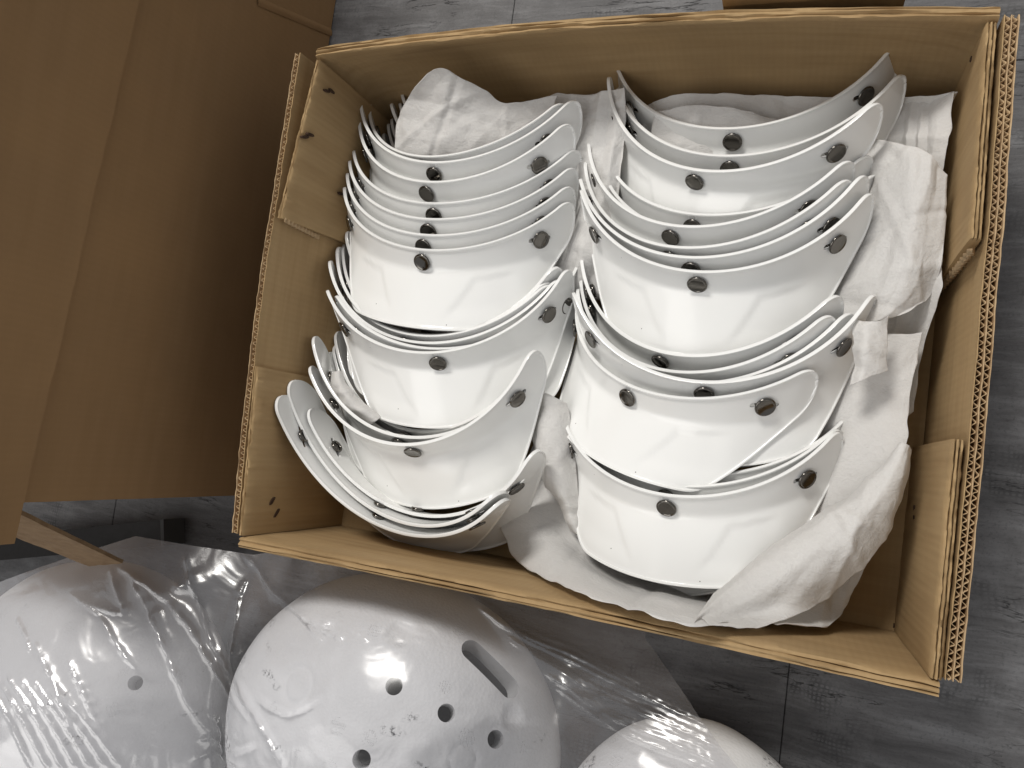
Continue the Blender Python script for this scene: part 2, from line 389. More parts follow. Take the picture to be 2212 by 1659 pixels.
TAB = [(0, Zf, 'f'), (0, -.10, 'f'), (0, -.06, 'f'), (0, -.03, 'f'), (0, -.010, 'f'), (.0003, -.0018, 'r'), (.0010, -.0002, 'r'), (.0016, -.0007, 'r'), (.0019, -.0028, 'g'), (.0022, -.0006, 'r'), (.0032, .0002, 'r'), (.0040, -.0014, 'r'), (.0043, -.010, 'f'), (.0043, -.06, 'f'), (.0043, Zf, 'f')]
TAB2 = [(0, Zf, 'f'), (0, -.10, 'f'), (0, -.06, 'f'), (0, -.03, 'f'), (0, -.010, 'f'), (.0003, -.0018, 'r'), (.0010, -.0002, 'r'), (.0016, -.0007, 'r'), (.0020, -.004, 'g'), (.0024, -.0006, 'r'), (.0032, .0002, 'r'), (.0038, -.0007, 'r'), (.0042, -.006, 'g'), (.0047, -.0008, 'r'), (.0056, -.0012, 'r'), (.0062, -.003, 'r'), (.0064, -.010, 'f'), (.0064, -.06, 'f'), (.0064, Zf, 'f')]
def tab(name, ta, tb, ba, bb, out, prof, seed):
    return wall(name, lambda u: lerp2(ta, tb, u), lambda u: lerp2(ba, bb, u), out, prof, M['card_z'], n=70, seed=seed, rough=.0015)
t1 = tab('corner_tab', (.0012, .3800), (-.0125, .2490), (.002, .3800), (.001, .2560), (-1, 0), TAB, 11.0)
t2 = tab('corner_tab', (-.0115, .1290), (-.0012, -.0018), (.001, .1290), (.001, -.0012), (-1, 0), TAB, 14.0)
t3 = tab('corner_tab', (.4672, .3800), (.4690, .2490), (.4665, .3800), (.4675, .2420), (1, 0), TAB2, 17.0)
t4 = tab('corner_tab', (.4693, .1320), (.4690, -.0018), (.4680, .1320), (.4672, -.0012), (1, 0), TAB2, 21.0)
# cut edge of the tab end by the back right corner: liners and flutes
def tab_flutes(parent, x0, x1, y, z0, z1, sgn):
    V = []; m = 60; rows = []
    for i in range(m + 1):
        u = i / m; z = z0 + (z1 - z0) * u
        o = .5 + .42 * math.sin(2 * math.pi * (z1 - z0) * u / .0046)
        x = x0 + (x1 - x0) * o
        rows.append([(x - .0003, y, z), (x - .0003, y + sgn * .0035, z), (x + .0003, y + sgn * .0035, z), (x + .0003, y, z)])
    V, F = strip_mesh(rows); return part('flute', V, F, M['card_edge'], parent)
tab_flutes(t3, .4688, .4740, .2445, .030, .138, -1)
tab_flutes(t1, -.0140, -.0105, .2505, .090, .138, -1)

# staple holes torn in the tabs: dark raised patches, shade put into the colour
def onx(px, py, X):
    d = CAM_R @ np.array([(px - 1106.0) / FPX, -(py - 829.5) / FPX, -1.0]); t = (X - CAM_C[0]) / d[0]; return CAM_C + d * t
def tab_x(tt, y, z):
    (ta, tb, ba, bb) = tt; u = (y - ta[1]) / (tb[1] - ta[1]); k = (z - .006) / (RIM - .006)
    return (ba[0] + (bb[0] - ba[0]) * u) * (1 - k) + (ta[0] + (tb[0] - ta[0]) * u) * k
TT = {1: ((.0012, .3800), (-.0125, .2490), (.002, .3800), (.001, .2560)), 2: ((-.0115, .1290), (-.0012, -.0018), (.001, .1290), (.001, -.0012)),
      4: ((.4693, .1320), (.4690, -.0018), (.4680, .1320), (.4672, -.0012)), 3: ((.4672, .3800), (.4690, .2490), (.4665, .3800), (.4675, .2420))}
for par, tn, px, py, w, h, ang in [(t1, 1, 706, 196, .0042, .0012, .2), (t1, 1, 716, 196, .0042, .0011, -.1), (t1, 1, 659, 296, .0050, .0013, .35), (t1, 1, 670, 291, .0050, .0013, .2), (t1, 1, 736, 418, .004, .0014, .1),
                               (t2, 2, 601, 870, .003, .0015, 0), (t2, 2, 588, 1082, .0042, .0016, .9), (t2, 2, 598, 1108, .0042, .0014, .9), (t4, 4, 1976, 1096, .0035, .0016, 0), (t4, 4, 1975, 1117, .003, .0013, .2), (t4, 4, 1945, 1128, .0042, .0016, .1), (t4, 4, 1930, 1350, .0045, .0022, 0), (t3, 3, 2098, 128, .0022, .0016, 0)]:
    p = onx(px, py, tab_x(TT[tn], .2, .1)); X = tab_x(TT[tn], p[1], p[2]); p = onx(px, py, X)
    nx = 1 if tn < 3 else -1
    c = p; pts = []; k = 9
    V = [(X + nx * .0003, c[1], c[2])]
    for i in range(k):
        a = 2 * math.pi * i / k; rr = 1 + .5 * fn(i * 1.7, px)
        dy, dz = h * math.cos(a) * rr, w * math.sin(a) * rr
        V.append((X + nx * .0006, c[1] + dy * math.cos(ang) - dz * math.sin(ang), c[2] + dy * math.sin(ang) + dz * math.cos(ang)))
    V += [(X - nx * .002, v[1], v[2]) for v in V[1:]]
    F = [(0, 1 + i, 1 + (i + 1) % k) for i in range(k)] + [(1 + i, 1 + k + i, 1 + k + (i + 1) % k, 1 + (i + 1) % k) for i in range(k)]
    part('staple_hole_shade', V, F, M['hole_shade'], par, smooth=False)
# strip of the outer flap standing behind the back wall
corrugated('outer_flap', lambda u: (.31 + .115 * u, .4160), (0, 1), .0048, 1, .118, PB, n=60, seed=9)

# ------------------------------------------------------------------ taller brown carton on the left
ct = empty('brown_carton', (-.35, .4, 0)); tag(ct, 'tall dark brown carton standing left of the visor box', 'box')
def cpart(name, V, F, mat, parent=None, sharp=40):
    o = obj(name, [Vector(v) - Vector((-.35, .4, 0)) for v in V], F, mat, parent or ct, True); fix_normals(o.data)
    o.data.set_sharp_from_angle(angle=math.radians(sharp)); return o
def slab(name, P, nrm, thick, mat, parent=None, nu=60, nv=24, amp=.0012, edge=.0015, seed=0, f=5):
    """P(u, v) -> point; closed sheet of the given thickness"""
    nrm = Vector(nrm).normalized(); A = []; B = []
    for i in range(nu + 1):
        ra, rb = [], []
        for j in range(nv + 1):
            u, v = i / nu, j / nv; p = Vector(P(u, v)) + nrm * amp * (fn(u * f, v * f, seed) + .3 * fn(u * f * 5, v * f * 3, seed))
            ra.append(p); rb.append(p - nrm * thick)
        A.append(ra); B.append(rb)
    V, F = strip_mesh(A); V2, F2 = strip_mesh(B); o = len(V); V += V2; F += [tuple(o + q for q in f_[::-1]) for f_ in F2]
    n = nv + 1
    for i in range(nu):
        for j0 in (0, nv):
            a, b_ = i * n + j0, (i + 1) * n + j0; F.append((a, b_, b_ + o, a + o))
    for j in range(nv):
        for i0 in (0, nu):
            a, b_ = i0 * n + j, i0 * n + j + 1; F.append((a, b_, b_ + o, a + o))
    return cpart(name, V, F, mat, parent)
slab('side_wall', lambda u, v: (-.1005, .0120 + .85 * u, .001 + .264 * v), (1, 0, 0), .004, M['carton'], amp=.0013, seed=3)
slab('front_wall', lambda u, v: (-.106 - .49 * u, .0125, .001 + .240 * v), (0, -1, 0), .004, M['carton'], nu=20, nv=10, seed=4)
slab('back_wall', lambda u, v: (-.106 - .49 * u, .8585, .001 + .240 * v), (0, 1, 0), .004, M['carton'], nu=12, nv=8, seed=4)
slab('side_wall', lambda u, v: (-.600, .0120 + .85 * u, .001 + .240 * v), (-1, 0, 0), .004, M['carton'], nu=12, nv=8, seed=5)
slab('base_panel', lambda u, v: (-.106 - .49 * u, .018 + .83 * v, .0045), (0, 0, 1), .004, M['carton'], nu=6, nv=6, amp=0)
# flap leaning inwards over the carton, its lower edge overhanging the side wall
def flapP(u, v):
    y = -.014 + .88 * u
    e = .0022 * fn(u * 16, 2.0) + .0016 * fn(u * 45, 9.0)
    x0 = -.0925 + e * .5; z0 = .2565 - .030 * u * 1.6
    return (x0 + .003 * v, y, max(z0 + .13 * v + e, .2))
slab('top_flap', flapP, (1, 0, -.02), .0045, M['carton'], nu=120, nv=20, amp=.0016, seed=8)
# end flap hanging out of the front, cut edge towards the camera
def hangP(u, v):
    a = Vector((-.1075, .004, .248)); b_ = Vector((-.128, -.047, .128))
    p = a.lerp(b_, u); wdt = .075 - .035 * u
    return (p.x - wdt * v, p.y - .010 * v, p.z - .004 * v)
slab('end_flap', hangP, (0.05, -.9, .4), .0030, M['carton_edge'], nu=24, nv=10, amp=.0006, seed=12)
# diagonal crease pressed into the side wall
cr_a, cr_b = onx(556, 2, -.0995), onx(716, 70, -.0995)
V = []; F = []
for i in range(21):
    u = i / 20; c = cr_a + (cr_b - cr_a) * u; w = .0035
    for k, (dy, dx) in enumerate(((-w, .0), (-.0012, .0011), (.0012, .0009), (w, .0))):
        V.append((-.0997 + dx + .0003 * fn(u * 20, k), c[1] + dy, c[2] + dy * .4))
for i in range(20):
    for k in range(3): F.append((i * 4 + k, i * 4 + k + 1, i * 4 + k + 5, i * 4 + k + 4))
cpart('crease', V, F, M['carton'])

# ------------------------------------------------------------------ black metal rail on the floor
rl = empty('metal_rail', (-.4, -.055, 0)); tag(rl, 'black square metal rail lying on the floor in front of the brown carton', 'rail')
a = at(353, 1150, .03); b_ = at(0, 1185, .03)
dirv = Vector((b_[0] - a[0], b_[1] - a[1], 0)).normalized(); nrm = Vector((-dirv.y, dirv.x, 0))
def bar(name, s0, s1, hw, z0, z1, mat):
    c0 = Vector((a[0], a[1], 0)) + dirv * s0; c1 = Vector((a[0], a[1], 0)) + dirv * s1; V = []
    for c in (c0, c1):
        for (n_, z) in ((-hw, z0), (hw, z0), (hw, z1), (-hw, z1)): V.append(c + nrm * n_ + Vector((0, 0, z)) - Vector((-.4, -.055, 0)))
    o = obj(name, V, [(0, 1, 2, 3), (7, 6, 5, 4), (0, 4, 5, 1), (1, 5, 6, 2), (2, 6, 7, 3), (3, 7, 4, 0)], mat, rl, False); fix_normals(o.data); return o
bar('tube', .002, .62, .0125, .002, .029, M['rail']); bar('end_cap', 0, .004, .0128, .0015, .0295, M['grout'])

# ------------------------------------------------------------------ helmet visors
SH = dict(R0=0.11453, PHI=0.06966, THS=0.8386, SC=0.01041, SS=0.00416, KT=-0.014535, B0=0.81371, B1=1.27652, SB=0.018)
G = (0.06529, 0.0047, 0.01597, 0.06374, 0.02989)
def vsurf(th, s):
    """outer face of the peak: th around the forehead, s down from the rim"""
    R0, sb0 = SH['R0'], SH['SB']
    k = .0016; d = s - sb0
    t = .5 * (d + math.sqrt(d * d + k * k))
    sb = s - t
    p2 = SH['B0'] + SH['B1'] * (math.cos(th) - 1)
    rr = R0 + sb * math.sin(SH['PHI']) + t * math.sin(p2)
    return Vector((rr * math.sin(th), R0 - rr * math.cos(th), -sb * math.cos(SH['PHI']) - t * math.cos(p2)))
def vnorm(th, s, e=1e-4):
    a = vsurf(th + e, s) - vsurf(th - e, s); b_ = vsurf(th, s + e) - vsurf(th, s - e)
    return b_.cross(a).normalized() * -1.0
if vnorm(0, .01).y > 0: _sg = -1.0
else: _sg = 1.0
TE, TR = 1.165, 1.03
def vtop(th):
    q = max(0.0, (abs(th) - TR) / (TE - TR)); return SH['KT'] * th * th + .0128 * (1 - math.sqrt(max(0, 1 - min(1, q) ** 2)))
def vbot(th):
    a_ = abs(th); u = 1.1 - a_
    A = G[0] + G[1] * th * th; B = G[2] + G[3] * u + G[4] * u * u
    k = .0075; h = max(k - abs(A - B), 0) / k; m_ = min(A, B) - h * h * k * .25
    q = max(0.0, (a_ - TR) / (TE - TR)); return m_ - .0180 * (1 - math.sqrt(max(0, 1 - min(1, q) ** 2)))
def sstep(a, b, x):
    t = max(0.0, min(1.0, (x - a) / (b - a))); return t * t * (3 - 2 * t)
def build_shell():
    ths = []
    for i in range(111): ths.append(-TR + 2 * TR * i / 110)
    ends = [TR + (TE - TR) * math.sin(math.pi / 2 * k / 12) for k in range(1, 13)]
    ends[-1] = TE - .0004
    ths = [-e for e in reversed(ends)] + ths + ends
    lead = [0, .0006, .0011, .0016, .0021]
    outline = [(t * .1145, vtop(t)) for t in ths] + [(t * .1145, vbot(t)) for t in ths]
    ol = np.array(outline)
    rowsO, rowsI = [], []
    for t in ths:
        a_, b_ = vtop(t), vbot(t); H = b_ - a_; sc_ = min(1.0, H / .012)
        fr = [l * sc_ for l in lead] ; m_ = 26
        ss = [a_ + l for l in fr] + [a_ + fr[-1] + (H - 2 * fr[-1]) * k / m_ for k in range(1, m_)] + [b_ - l for l in reversed(fr)]
        ro, ri = [], []
        for s in ss:
            n = vnorm(t, s) * _sg; p = vsurf(t, s)
            d = float(np.sqrt(((ol - np.array([t * .1145, s])) ** 2).sum(1).min()))
            bead = .0009 * (1 - sstep(.0010, .0019, d))
            # shallow pressed panels left and right of the centre
            at_ = abs(t); line = .35 - .0062 * (s * 1000 - 25) if s > .025 else .35
            e = sstep(line - .012, line + .012, at_) * sstep(.0235, .0258, s) * (1 - sstep(.046, .060, s)) * (1 - sstep(.52, .66, at_))
            ro.append(p + n * (bead - .0013 * e)); ri.append(p - n * (.0015 + .0013 * e) - n * bead * .25)
        rowsO.append(ro); rowsI.append(ri)
    V, F = strip_mesh(rowsO); V2, F2 = strip_mesh(rowsI); o = len(V); n = len(rowsO[0]); m_ = len(rowsO)
    V += V2; F += [tuple(o + q for q in f[::-1]) for f in F2]
    loop = [(0, j) for j in range(n)] + [(i, n - 1) for i in range(1, m_)] + [(m_ - 1, j) for j in range(n - 2, -1, -1)] + [(i, 0) for i in range(m_ - 2, 0, -1)]
    cen = Vector((0, 0, 0))
    mid = []
    for (i, j) in loop:
        po, pi = rowsO[i][j], rowsI[i][j]
        ii = min(max(i, 1), m_ - 2); jj = min(max(j, 1), n - 2)
        outd = (rowsO[i][j] - rowsO[ii][jj]);
        outd = outd.normalized() if outd.length > 1e-7 else Vector((0, 0, 0))
        mid.append((po + pi) / 2 + outd * .0004)
    mo = len(V); V += mid; L = len(loop)
    for q in range(L):
        (i, j), (i2, j2) = loop[q], loop[(q + 1) % L]; a_, b_ = i * n + j, i2 * n + j2; c_, d_ = mo + q, mo + (q + 1) % L
        F.append((a_, b_, d_, c_)); F.append((c_, d_, b_ + o, a_ + o))
    me = make_mesh('visor_shell', V, F, M['visor'])
    bm = bmesh.new(); bm.from_mesh(me); bmesh.ops.remove_doubles(bm, verts=bm.verts, dist=2e-5); bmesh.ops.recalc_face_normals(bm, faces=bm.faces); bm.to_mesh(me); bm.free()
    return me
def snap_frame(th, s, lift=0.0):
    p = vsurf(th, s); n = vnorm(th, s) * _sg
    t = (vsurf(th + .001, s) - vsurf(th - .001, s)).normalized(); u = n.cross(t).normalized()
    m_ = Matrix.Identity(4)
    for i in range(3):
        m_[i][0] = t[i]; m_[i][1] = u[i]; m_[i][2] = n[i]; m_[i][3] = (p + n * lift)[i]
    return m_
SNAPS = [(-SH['THS'], SH['SS']), (0.0, SH['SC']), (SH['THS'], SH['SS'])]
shell_me = build_shell()
# slots under the two side buttons
try:
    tmp = bpy.data.objects.new('tmp_shell', shell_me); col.objects.link(tmp)
    cutters = []
    for (th, s), sg in ((SNAPS[0], -1), (SNAPS[2], 1)):
        bm = bmesh.new(); L, w = .0098, .0019; pts = []
        for i in range(9): a_ = -math.pi / 2 + math.pi * i / 8; pts.append((L - w + w * math.cos(a_), w * math.sin(a_)))
        for i in range(9): a_ = math.pi / 2 + math.pi * i / 8; pts.append((-L + w + w * math.cos(a_), w * math.sin(a_)))
        lo = [bm.verts.new((x, y, -.006)) for x, y in pts]; hi = [bm.verts.new((x, y, .006)) for x, y in pts]
        bm.faces.new(lo[::-1]); bm.faces.new(hi)
        for i in range(len(pts)): bm.faces.new((lo[i], lo[(i + 1) % len(pts)], hi[(i + 1) % len(pts)], hi[i]))
        cm = bpy.data.meshes.new('cut'); bm.to_mesh(cm); bm.free()
        co = bpy.data.objects.new('cut', cm); col.objects.link(co); co.matrix_world = snap_frame(th, s) @ Matrix.Rotation(-sg * .16, 4, 'Z'); cutters.append(co)
        md = tmp.modifiers.new('b', 'BOOLEAN'); md.operation = 'DIFFERENCE'; md.solver = 'EXACT'; md.object = co
    bpy.context.view_layer.update()
    dg = bpy.context.evaluated_depsgraph_get()
    new = bpy.data.meshes.new_from_object(tmp.evaluated_get(dg))
    if len(new.polygons) > 0.8 * len(shell_me.polygons): shell_me = new
    for o_ in cutters + [tmp]: bpy.data.objects.remove(o_)
except Exception as ex:
    print('slot cut skipped', ex)
for p in shell_me.polygons: p.use_smooth = True
shell_me.set_sharp_from_angle(angle=math.radians(38))
shell_me.materials.clear(); shell_me.materials.append(M['visor'])

def lathe(name, prof, mat, n=40):
    rows = [[(r * math.cos(2 * math.pi * k / n), r * math.sin(2 * math.pi * k / n), z) for k in range(n)] for r, z in prof]
    V, F = strip_mesh(rows, closed=True)
    me = make_mesh(name, V, F, mat); bm = bmesh.new(); bm.from_mesh(me)
    bmesh.ops.remove_doubles(bm, verts=bm.verts, dist=1e-6); bmesh.ops.recalc_face_normals(bm, faces=bm.faces); bm.to_mesh(me); bm.free()
    me.set_sharp_from_angle(angle=math.radians(55)); return me
mm = .00107
snap_me = lathe('snap', [(r * mm, z * mm) for r, z in [(0, 2.3), (4.9, 2.25), (5.25, 2.35), (5.6, 2.62), (6.0, 2.7), (6.45, 2.45), (6.7, 2.0), (6.6, 1.4), (6.0, 1.0), (3.2, .9), (3.0, .6), (3.0, -2.0), (4.9, -2.05), (5.3, -2.5), (5.25, -3.6), (4.9, -4.3), (4.3, -4.5), (3.7, -4.2), (3.5, -3.0), (2.0, -2.8), (0, -2.8)]], M['snap'])
# stamped word and crescent emblem
def lettering():
    cu = bpy.data.curves.new('word', 'FONT'); cu.body = 'SOMBO'; cu.size = .0030; cu.align_x = 'CENTER'; cu.extrude = .00006; cu.space_character = 1.05
    o = bpy.data.objects.new('word', cu); col.objects.link(o); bpy.context.view_layer.update()
    me = bpy.data.meshes.new_from_object(o.evaluated_get(bpy.context.evaluated_depsgraph_get())); bpy.data.objects.remove(o)
    bm = bmesh.new(); bm.from_mesh(me)
    for v in bm.verts: v.co += Vector((0, -.0026, 0))
    k = 22; prev = None
    for i in range(k + 1):
        a_ = math.radians(55 + 250 * i / k); w = .00062 * (.45 + .55 * math.sin(math.pi * i / k))
        r1 = [bm.verts.new((r * math.cos(a_), .0017 + r * math.sin(a_), z)) for r, z in ((.0015 - w / 2, 0), (.0015 - w / 2, .00006), (.0015 + w / 2, .00006), (.0015 + w / 2, 0))]
        if prev:
            for q in range(3): bm.faces.new((prev[q], prev[q + 1], r1[q + 1], r1[q]))
        prev = r1
    bm.to_mesh(me); bm.free(); me.materials.clear(); me.materials.append(M['engrave']); return me
word_me = lettering()
notch_me = make_mesh('notch', [(-.0030, .0055, -.0002), (-.0024, .0055, -.0002), (-.0024, .0090, -.0002), (-.0030, .0090, -.0002), (-.0030, .0055, .0004), (-.0024, .0055, .0004), (-.0024, .0090, .0004), (-.0030, .0090, .0004),
                                  (.0024, .0055, -.0002), (.0030, .0055, -.0002), (.0030, .0090, -.0002), (.0024, .0090, -.0002), (.0024, .0055, .0004), (.0030, .0055, .0004), (.0030, .0090, .0004), (.0024, .0090, .0004)],
                      [(4, 5, 6, 7), (0, 4, 7, 3), (1, 2, 6, 5), (2, 3, 7, 6), (0, 1, 5, 4), (12, 13, 14, 15), (8, 12, 15, 11), (9, 10, 14, 13), (10, 11, 15, 14), (8, 9, 13, 12)], M['visor'], False)
frames = [snap_frame(th, s) for th, s in SNAPS]

POSES = {"L7": [0.0992, 0.2366, 0.1107, -0.7789, -0.0094, 0.0428],
"F5": [0.3116, 0.2304, 0.1058, -0.5203, -0.0661, -0.0804],
"G4": [0.3251, 0.1539, 0.1096, -0.5041, 0.0361, -0.0212],
"G5": [0.2719, 0.1483, 0.0964, -0.6749, -0.6165, -0.4428],
"H1": [0.3074, 0.0749, 0.0989, -0.7917, -0.1238, -0.1874],
"C2": [0.1082, 0.0839, 0.1056, -0.3255, 0.1077, -0.0925],
"B6": [0.1199, 0.1575, 0.1033, -0.5656, 0.2436, 0.1426],
"L6": [0.0973, 0.249, 0.1089, -0.7616, -0.0327, 0.019],
"L5": [0.0984, 0.2624, 0.107, -0.7503, -0.0082, 0.0251],
"L4": [0.0992, 0.2764, 0.1035, -0.7557, 0.0104, 0.0164],
"L3": [0.0878, 0.2949, 0.1011, -0.5891, -0.1672, -0.1225],
"L2": [0.0925, 0.3107, 0.1019, -0.5903, -0.113, -0.0935],
"L1": [0.0777, 0.3186, 0.0952, -0.6308, -0.2913, -0.2405],
"K6": [0.1018, 0.2936, 0.0629, -0.4662, -0.0826, -0.0832],
"K5": [0.1018, 0.3015, 0.0609, -0.4794, -0.1136, -0.0811],
"K4": [0.1064, 0.3071, 0.0582, -0.4523, -0.0868, -0.0644],
"K3": [0.1193, 0.3173, 0.0607, -0.334, 0.002, 0.0135],
"K2": [0.1225, 0.3236, 0.0553, -0.3808, 0.0067, 0.0005],
"K1": [0.1239, 0.3316, 0.0556, -0.3735, 0.0033, 0.0091],
"B5": [0.1365, 0.1642, 0.0951, -0.5786, 0.4282, 0.3035],
"B4": [0.0993, 0.1648, 0.098, -0.5399, 0.0146, 0.0596],
"B3": [0.0848, 0.1719, 0.0943, -0.5728, -0.1582, -0.0588],
"B2": [0.0823, 0.1738, 0.0851, -0.4913, -0.1911, -0.1081],
"B1": [0.0893, 0.1812, 0.0681, -0.1758, -0.1479, -0.0791],
"C1": [0.0918, 0.0896, 0.0952, -0.308, -0.0746, -0.0542],
"C03": [0.0923, 0.0834, 0.0743, -0.2353, -0.0529, -0.1571],
"C02": [0.0872, 0.0879, 0.0701, -0.2709, -0.1134, -0.1921],
"C01": [0.0837, 0.0958, 0.0707, -0.2573, -0.1582, -0.2056],
"D3": [0.106, 0.0294, 0.078, 0.0895, -0.0387, -0.0687],
"D2": [0.0743, 0.0283, 0.0847, 0.2288, -0.2981, -0.0612],
"D1": [0.0772, 0.0189, 0.0887, 0.2669, -0.268, 0.0077],
"E3": [0.2998, 0.3074, 0.0959, -0.3603, -0.3107, -0.2124],
"E2": [0.3232, 0.3189, 0.0924, -0.5188, -0.1072, -0.1319],
"E1": [0.3214, 0.345, 0.0795, -0.528, -0.0507, -0.0888],
"E4": [0.3309, 0.3084, 0.0736, -0.5714, -0.0729, 0.0185],
"F4": [0.3055, 0.2408, 0.1038, -0.4931, -0.1057, -0.1519],
"F3": [0.2882, 0.2503, 0.0964, -0.4611, -0.3015, -0.2833],
"F2": [0.2869, 0.2666, 0.0945, -0.4397, -0.32, -0.2707],
"F1": [0.3009, 0.2784, 0.0846, -0.6026, -0.2785, -0.2268],
"F0": [0.3114, 0.2618, 0.0864, -0.6407, -0.1522, -0.1178],
"G3": [0.3017, 0.1537, 0.0943, -0.516, -0.2128, -0.2633],
"G2": [0.2848, 0.1634, 0.0871, -0.4279, -0.377, -0.366],
"G1": [0.2885, 0.1756, 0.0871, -0.3668, -0.3327, -0.3105],
"H03": [0.3047, 0.0819, 0.0872, -0.8644, -0.2545, -0.3304],
"H02": [0.3257, 0.0919, 0.0819, -0.8932, -0.0292, -0.1637],
"H01": [0.3451, 0.0788, 0.0676, -1.083, 0.4623, 0.0104]}
LABELS = {'L7': ('front visor of the upper left stack, its whole white face showing', 'upper left stack of visors'),
'L6': ('visor directly behind the front one of the upper left stack', 'upper left stack of visors'),
'L5': ('second visor behind the front one of the upper left stack', 'upper left stack of visors'),
'L4': ('third visor behind the front one of the upper left stack', 'upper left stack of visors'),
'L3': ('fourth visor behind the front one of the upper left stack', 'upper left stack of visors'),
'L2': ('fifth visor behind the front one of the upper left stack', 'upper left stack of visors'),
'L1': ('hindmost full visor of the upper left stack, next to the upright tissue sheet', 'upper left stack of visors'),
'K6': ('first sunken visor behind the upper left stack, counted backwards, only its left tip showing', 'upper left stack of visors'),
'K5': ('second sunken visor behind the upper left stack, counted backwards, only its left tip showing', 'upper left stack of visors'),
'K4': ('third sunken visor behind the upper left stack, counted backwards, only its left tip showing', 'upper left stack of visors'),
'K3': ('fourth sunken visor behind the upper left stack, counted backwards, only its left tip showing', 'upper left stack of visors'),
'K2': ('fifth sunken visor behind the upper left stack, counted backwards, only its left tip showing', 'upper left stack of visors'),
'K1': ('sixth sunken visor behind the upper left stack, counted backwards, only its left tip showing', 'upper left stack of visors'),
'B6': ('front visor of the middle left stack, face and right button fully visible', 'middle left stack of visors'),
'B5': ('visor turned right just behind the front one of the middle left stack', 'middle left stack of visors'),
'B4': ('second visor behind the front one of the middle left stack', 'middle left stack of visors'),
'B3': ('third visor behind the front one of the middle left stack', 'middle left stack of visors'),
'B2': ('fourth visor behind the front one of the middle left stack', 'middle left stack of visors'),
'B1': ('fifth visor behind the front one of the middle left stack', 'middle left stack of visors'),
'C2': ('lower left visor with warm grey face and a tall pointed right end', 'lower left stack of visors'),
'C1': ('visor right behind the warm grey faced one at lower left', 'lower left stack of visors'),
'C03': ('nearest of three visor tips by the left wall behind the lower left visors', 'lower left stack of visors'),
'C02': ('middle of three visor tips by the left wall behind the lower left visors', 'lower left stack of visors'),
'C01': ('farthest of three visor tips by the left wall behind the lower left visors', 'lower left stack of visors'),
'D1': ('lowest left visor nearest the front wall, hollow inside showing', 'lower left stack of visors'),
'D2': ('second lowest left visor, standing inside the lowest one', 'lower left stack of visors'),
'D3': ('third lowest left visor, its right end showing a button outside', 'lower left stack of visors'),
'E1': ('topmost visor of the upper right stack with its right end highest', 'upper right stack of visors'),
'E2': ('second visor of the upper right stack, between topmost and front one', 'upper right stack of visors'),
'E3': ('front visor of the upper right stack with three buttons visible', 'upper right stack of visors'),
'E4': ('visor behind the upper right stack, only its right tip above the tissue', 'upper right stack of visors'),
'F5': ('front visor of the middle right stack, large white face showing', 'middle right stack of visors'),
'F4': ('first visor behind the front one of the middle right stack', 'middle right stack of visors'),
'F3': ('second visor behind the front one of the middle right stack', 'middle right stack of visors'),
'F2': ('third visor behind the front one of the middle right stack', 'middle right stack of visors'),
'F0': ('fourth visor behind the front one of the middle right stack', 'middle right stack of visors'),
'F1': ('fifth visor behind the front one of the middle right stack', 'middle right stack of visors'),
'G5': ('tilted visor with its brim pointing lower left, over the lowest right stack', 'lower middle right stack of visors'),
'G4': ('wide visor directly behind the tilted one at lower right', 'lower middle right stack of visors'),
'G3': ('first visor behind the wide one of the lower middle right stack', 'lower middle right stack of visors'),
'G2': ('second visor behind the wide one of the lower middle right stack', 'lower middle right stack of visors'),
'G1': ('third visor behind the wide one of the lower middle right stack', 'lower middle right stack of visors'),
'H1': ('lowest right visor lying on tissue paper, whole face visible', 'lowest right stack of visors'),
'H03': ('first visor behind the lowest right one, only its right end visible', 'lowest right stack of visors'),
'H02': ('second visor behind the lowest right one, only its right end visible', 'lowest right stack of visors'),
'H01': ('third visor behind the lowest right one, only its right end visible', 'lowest right stack of visors')}
def place_visor(key):
    p = POSES[key]
    o = empty('helmet_visor'); o.empty_display_size = .01
    o.matrix_world = Matrix.Translation(Vector(p[:3])) @ Matrix.Rotation(p[4], 4, 'Z') @ Matrix.Rotation(p[3], 4, 'X') @ Matrix.Rotation(p[5], 4, 'Y')
    lab, grp = LABELS[key]; tag(o, lab, 'visor', grp)
    link('shell', shell_me, o)
    rnd = random.Random(key)
    for i, fr in enumerate(frames):
        s_ = link('snap_button', snap_me, o); s_.matrix_local = fr @ Matrix.Rotation(rnd.uniform(0, 6.28), 4, 'Z') @ Matrix.Rotation(rnd.uniform(-.05, .05), 4, 'X')
        w_ = link('lettering', word_me, s_); w_.location = (0, 0, .00226)
        if i == 1:
            n_ = link('guide_rib', notch_me, o); n_.matrix_local = fr
    return o
for k in POSES: place_visor(k)

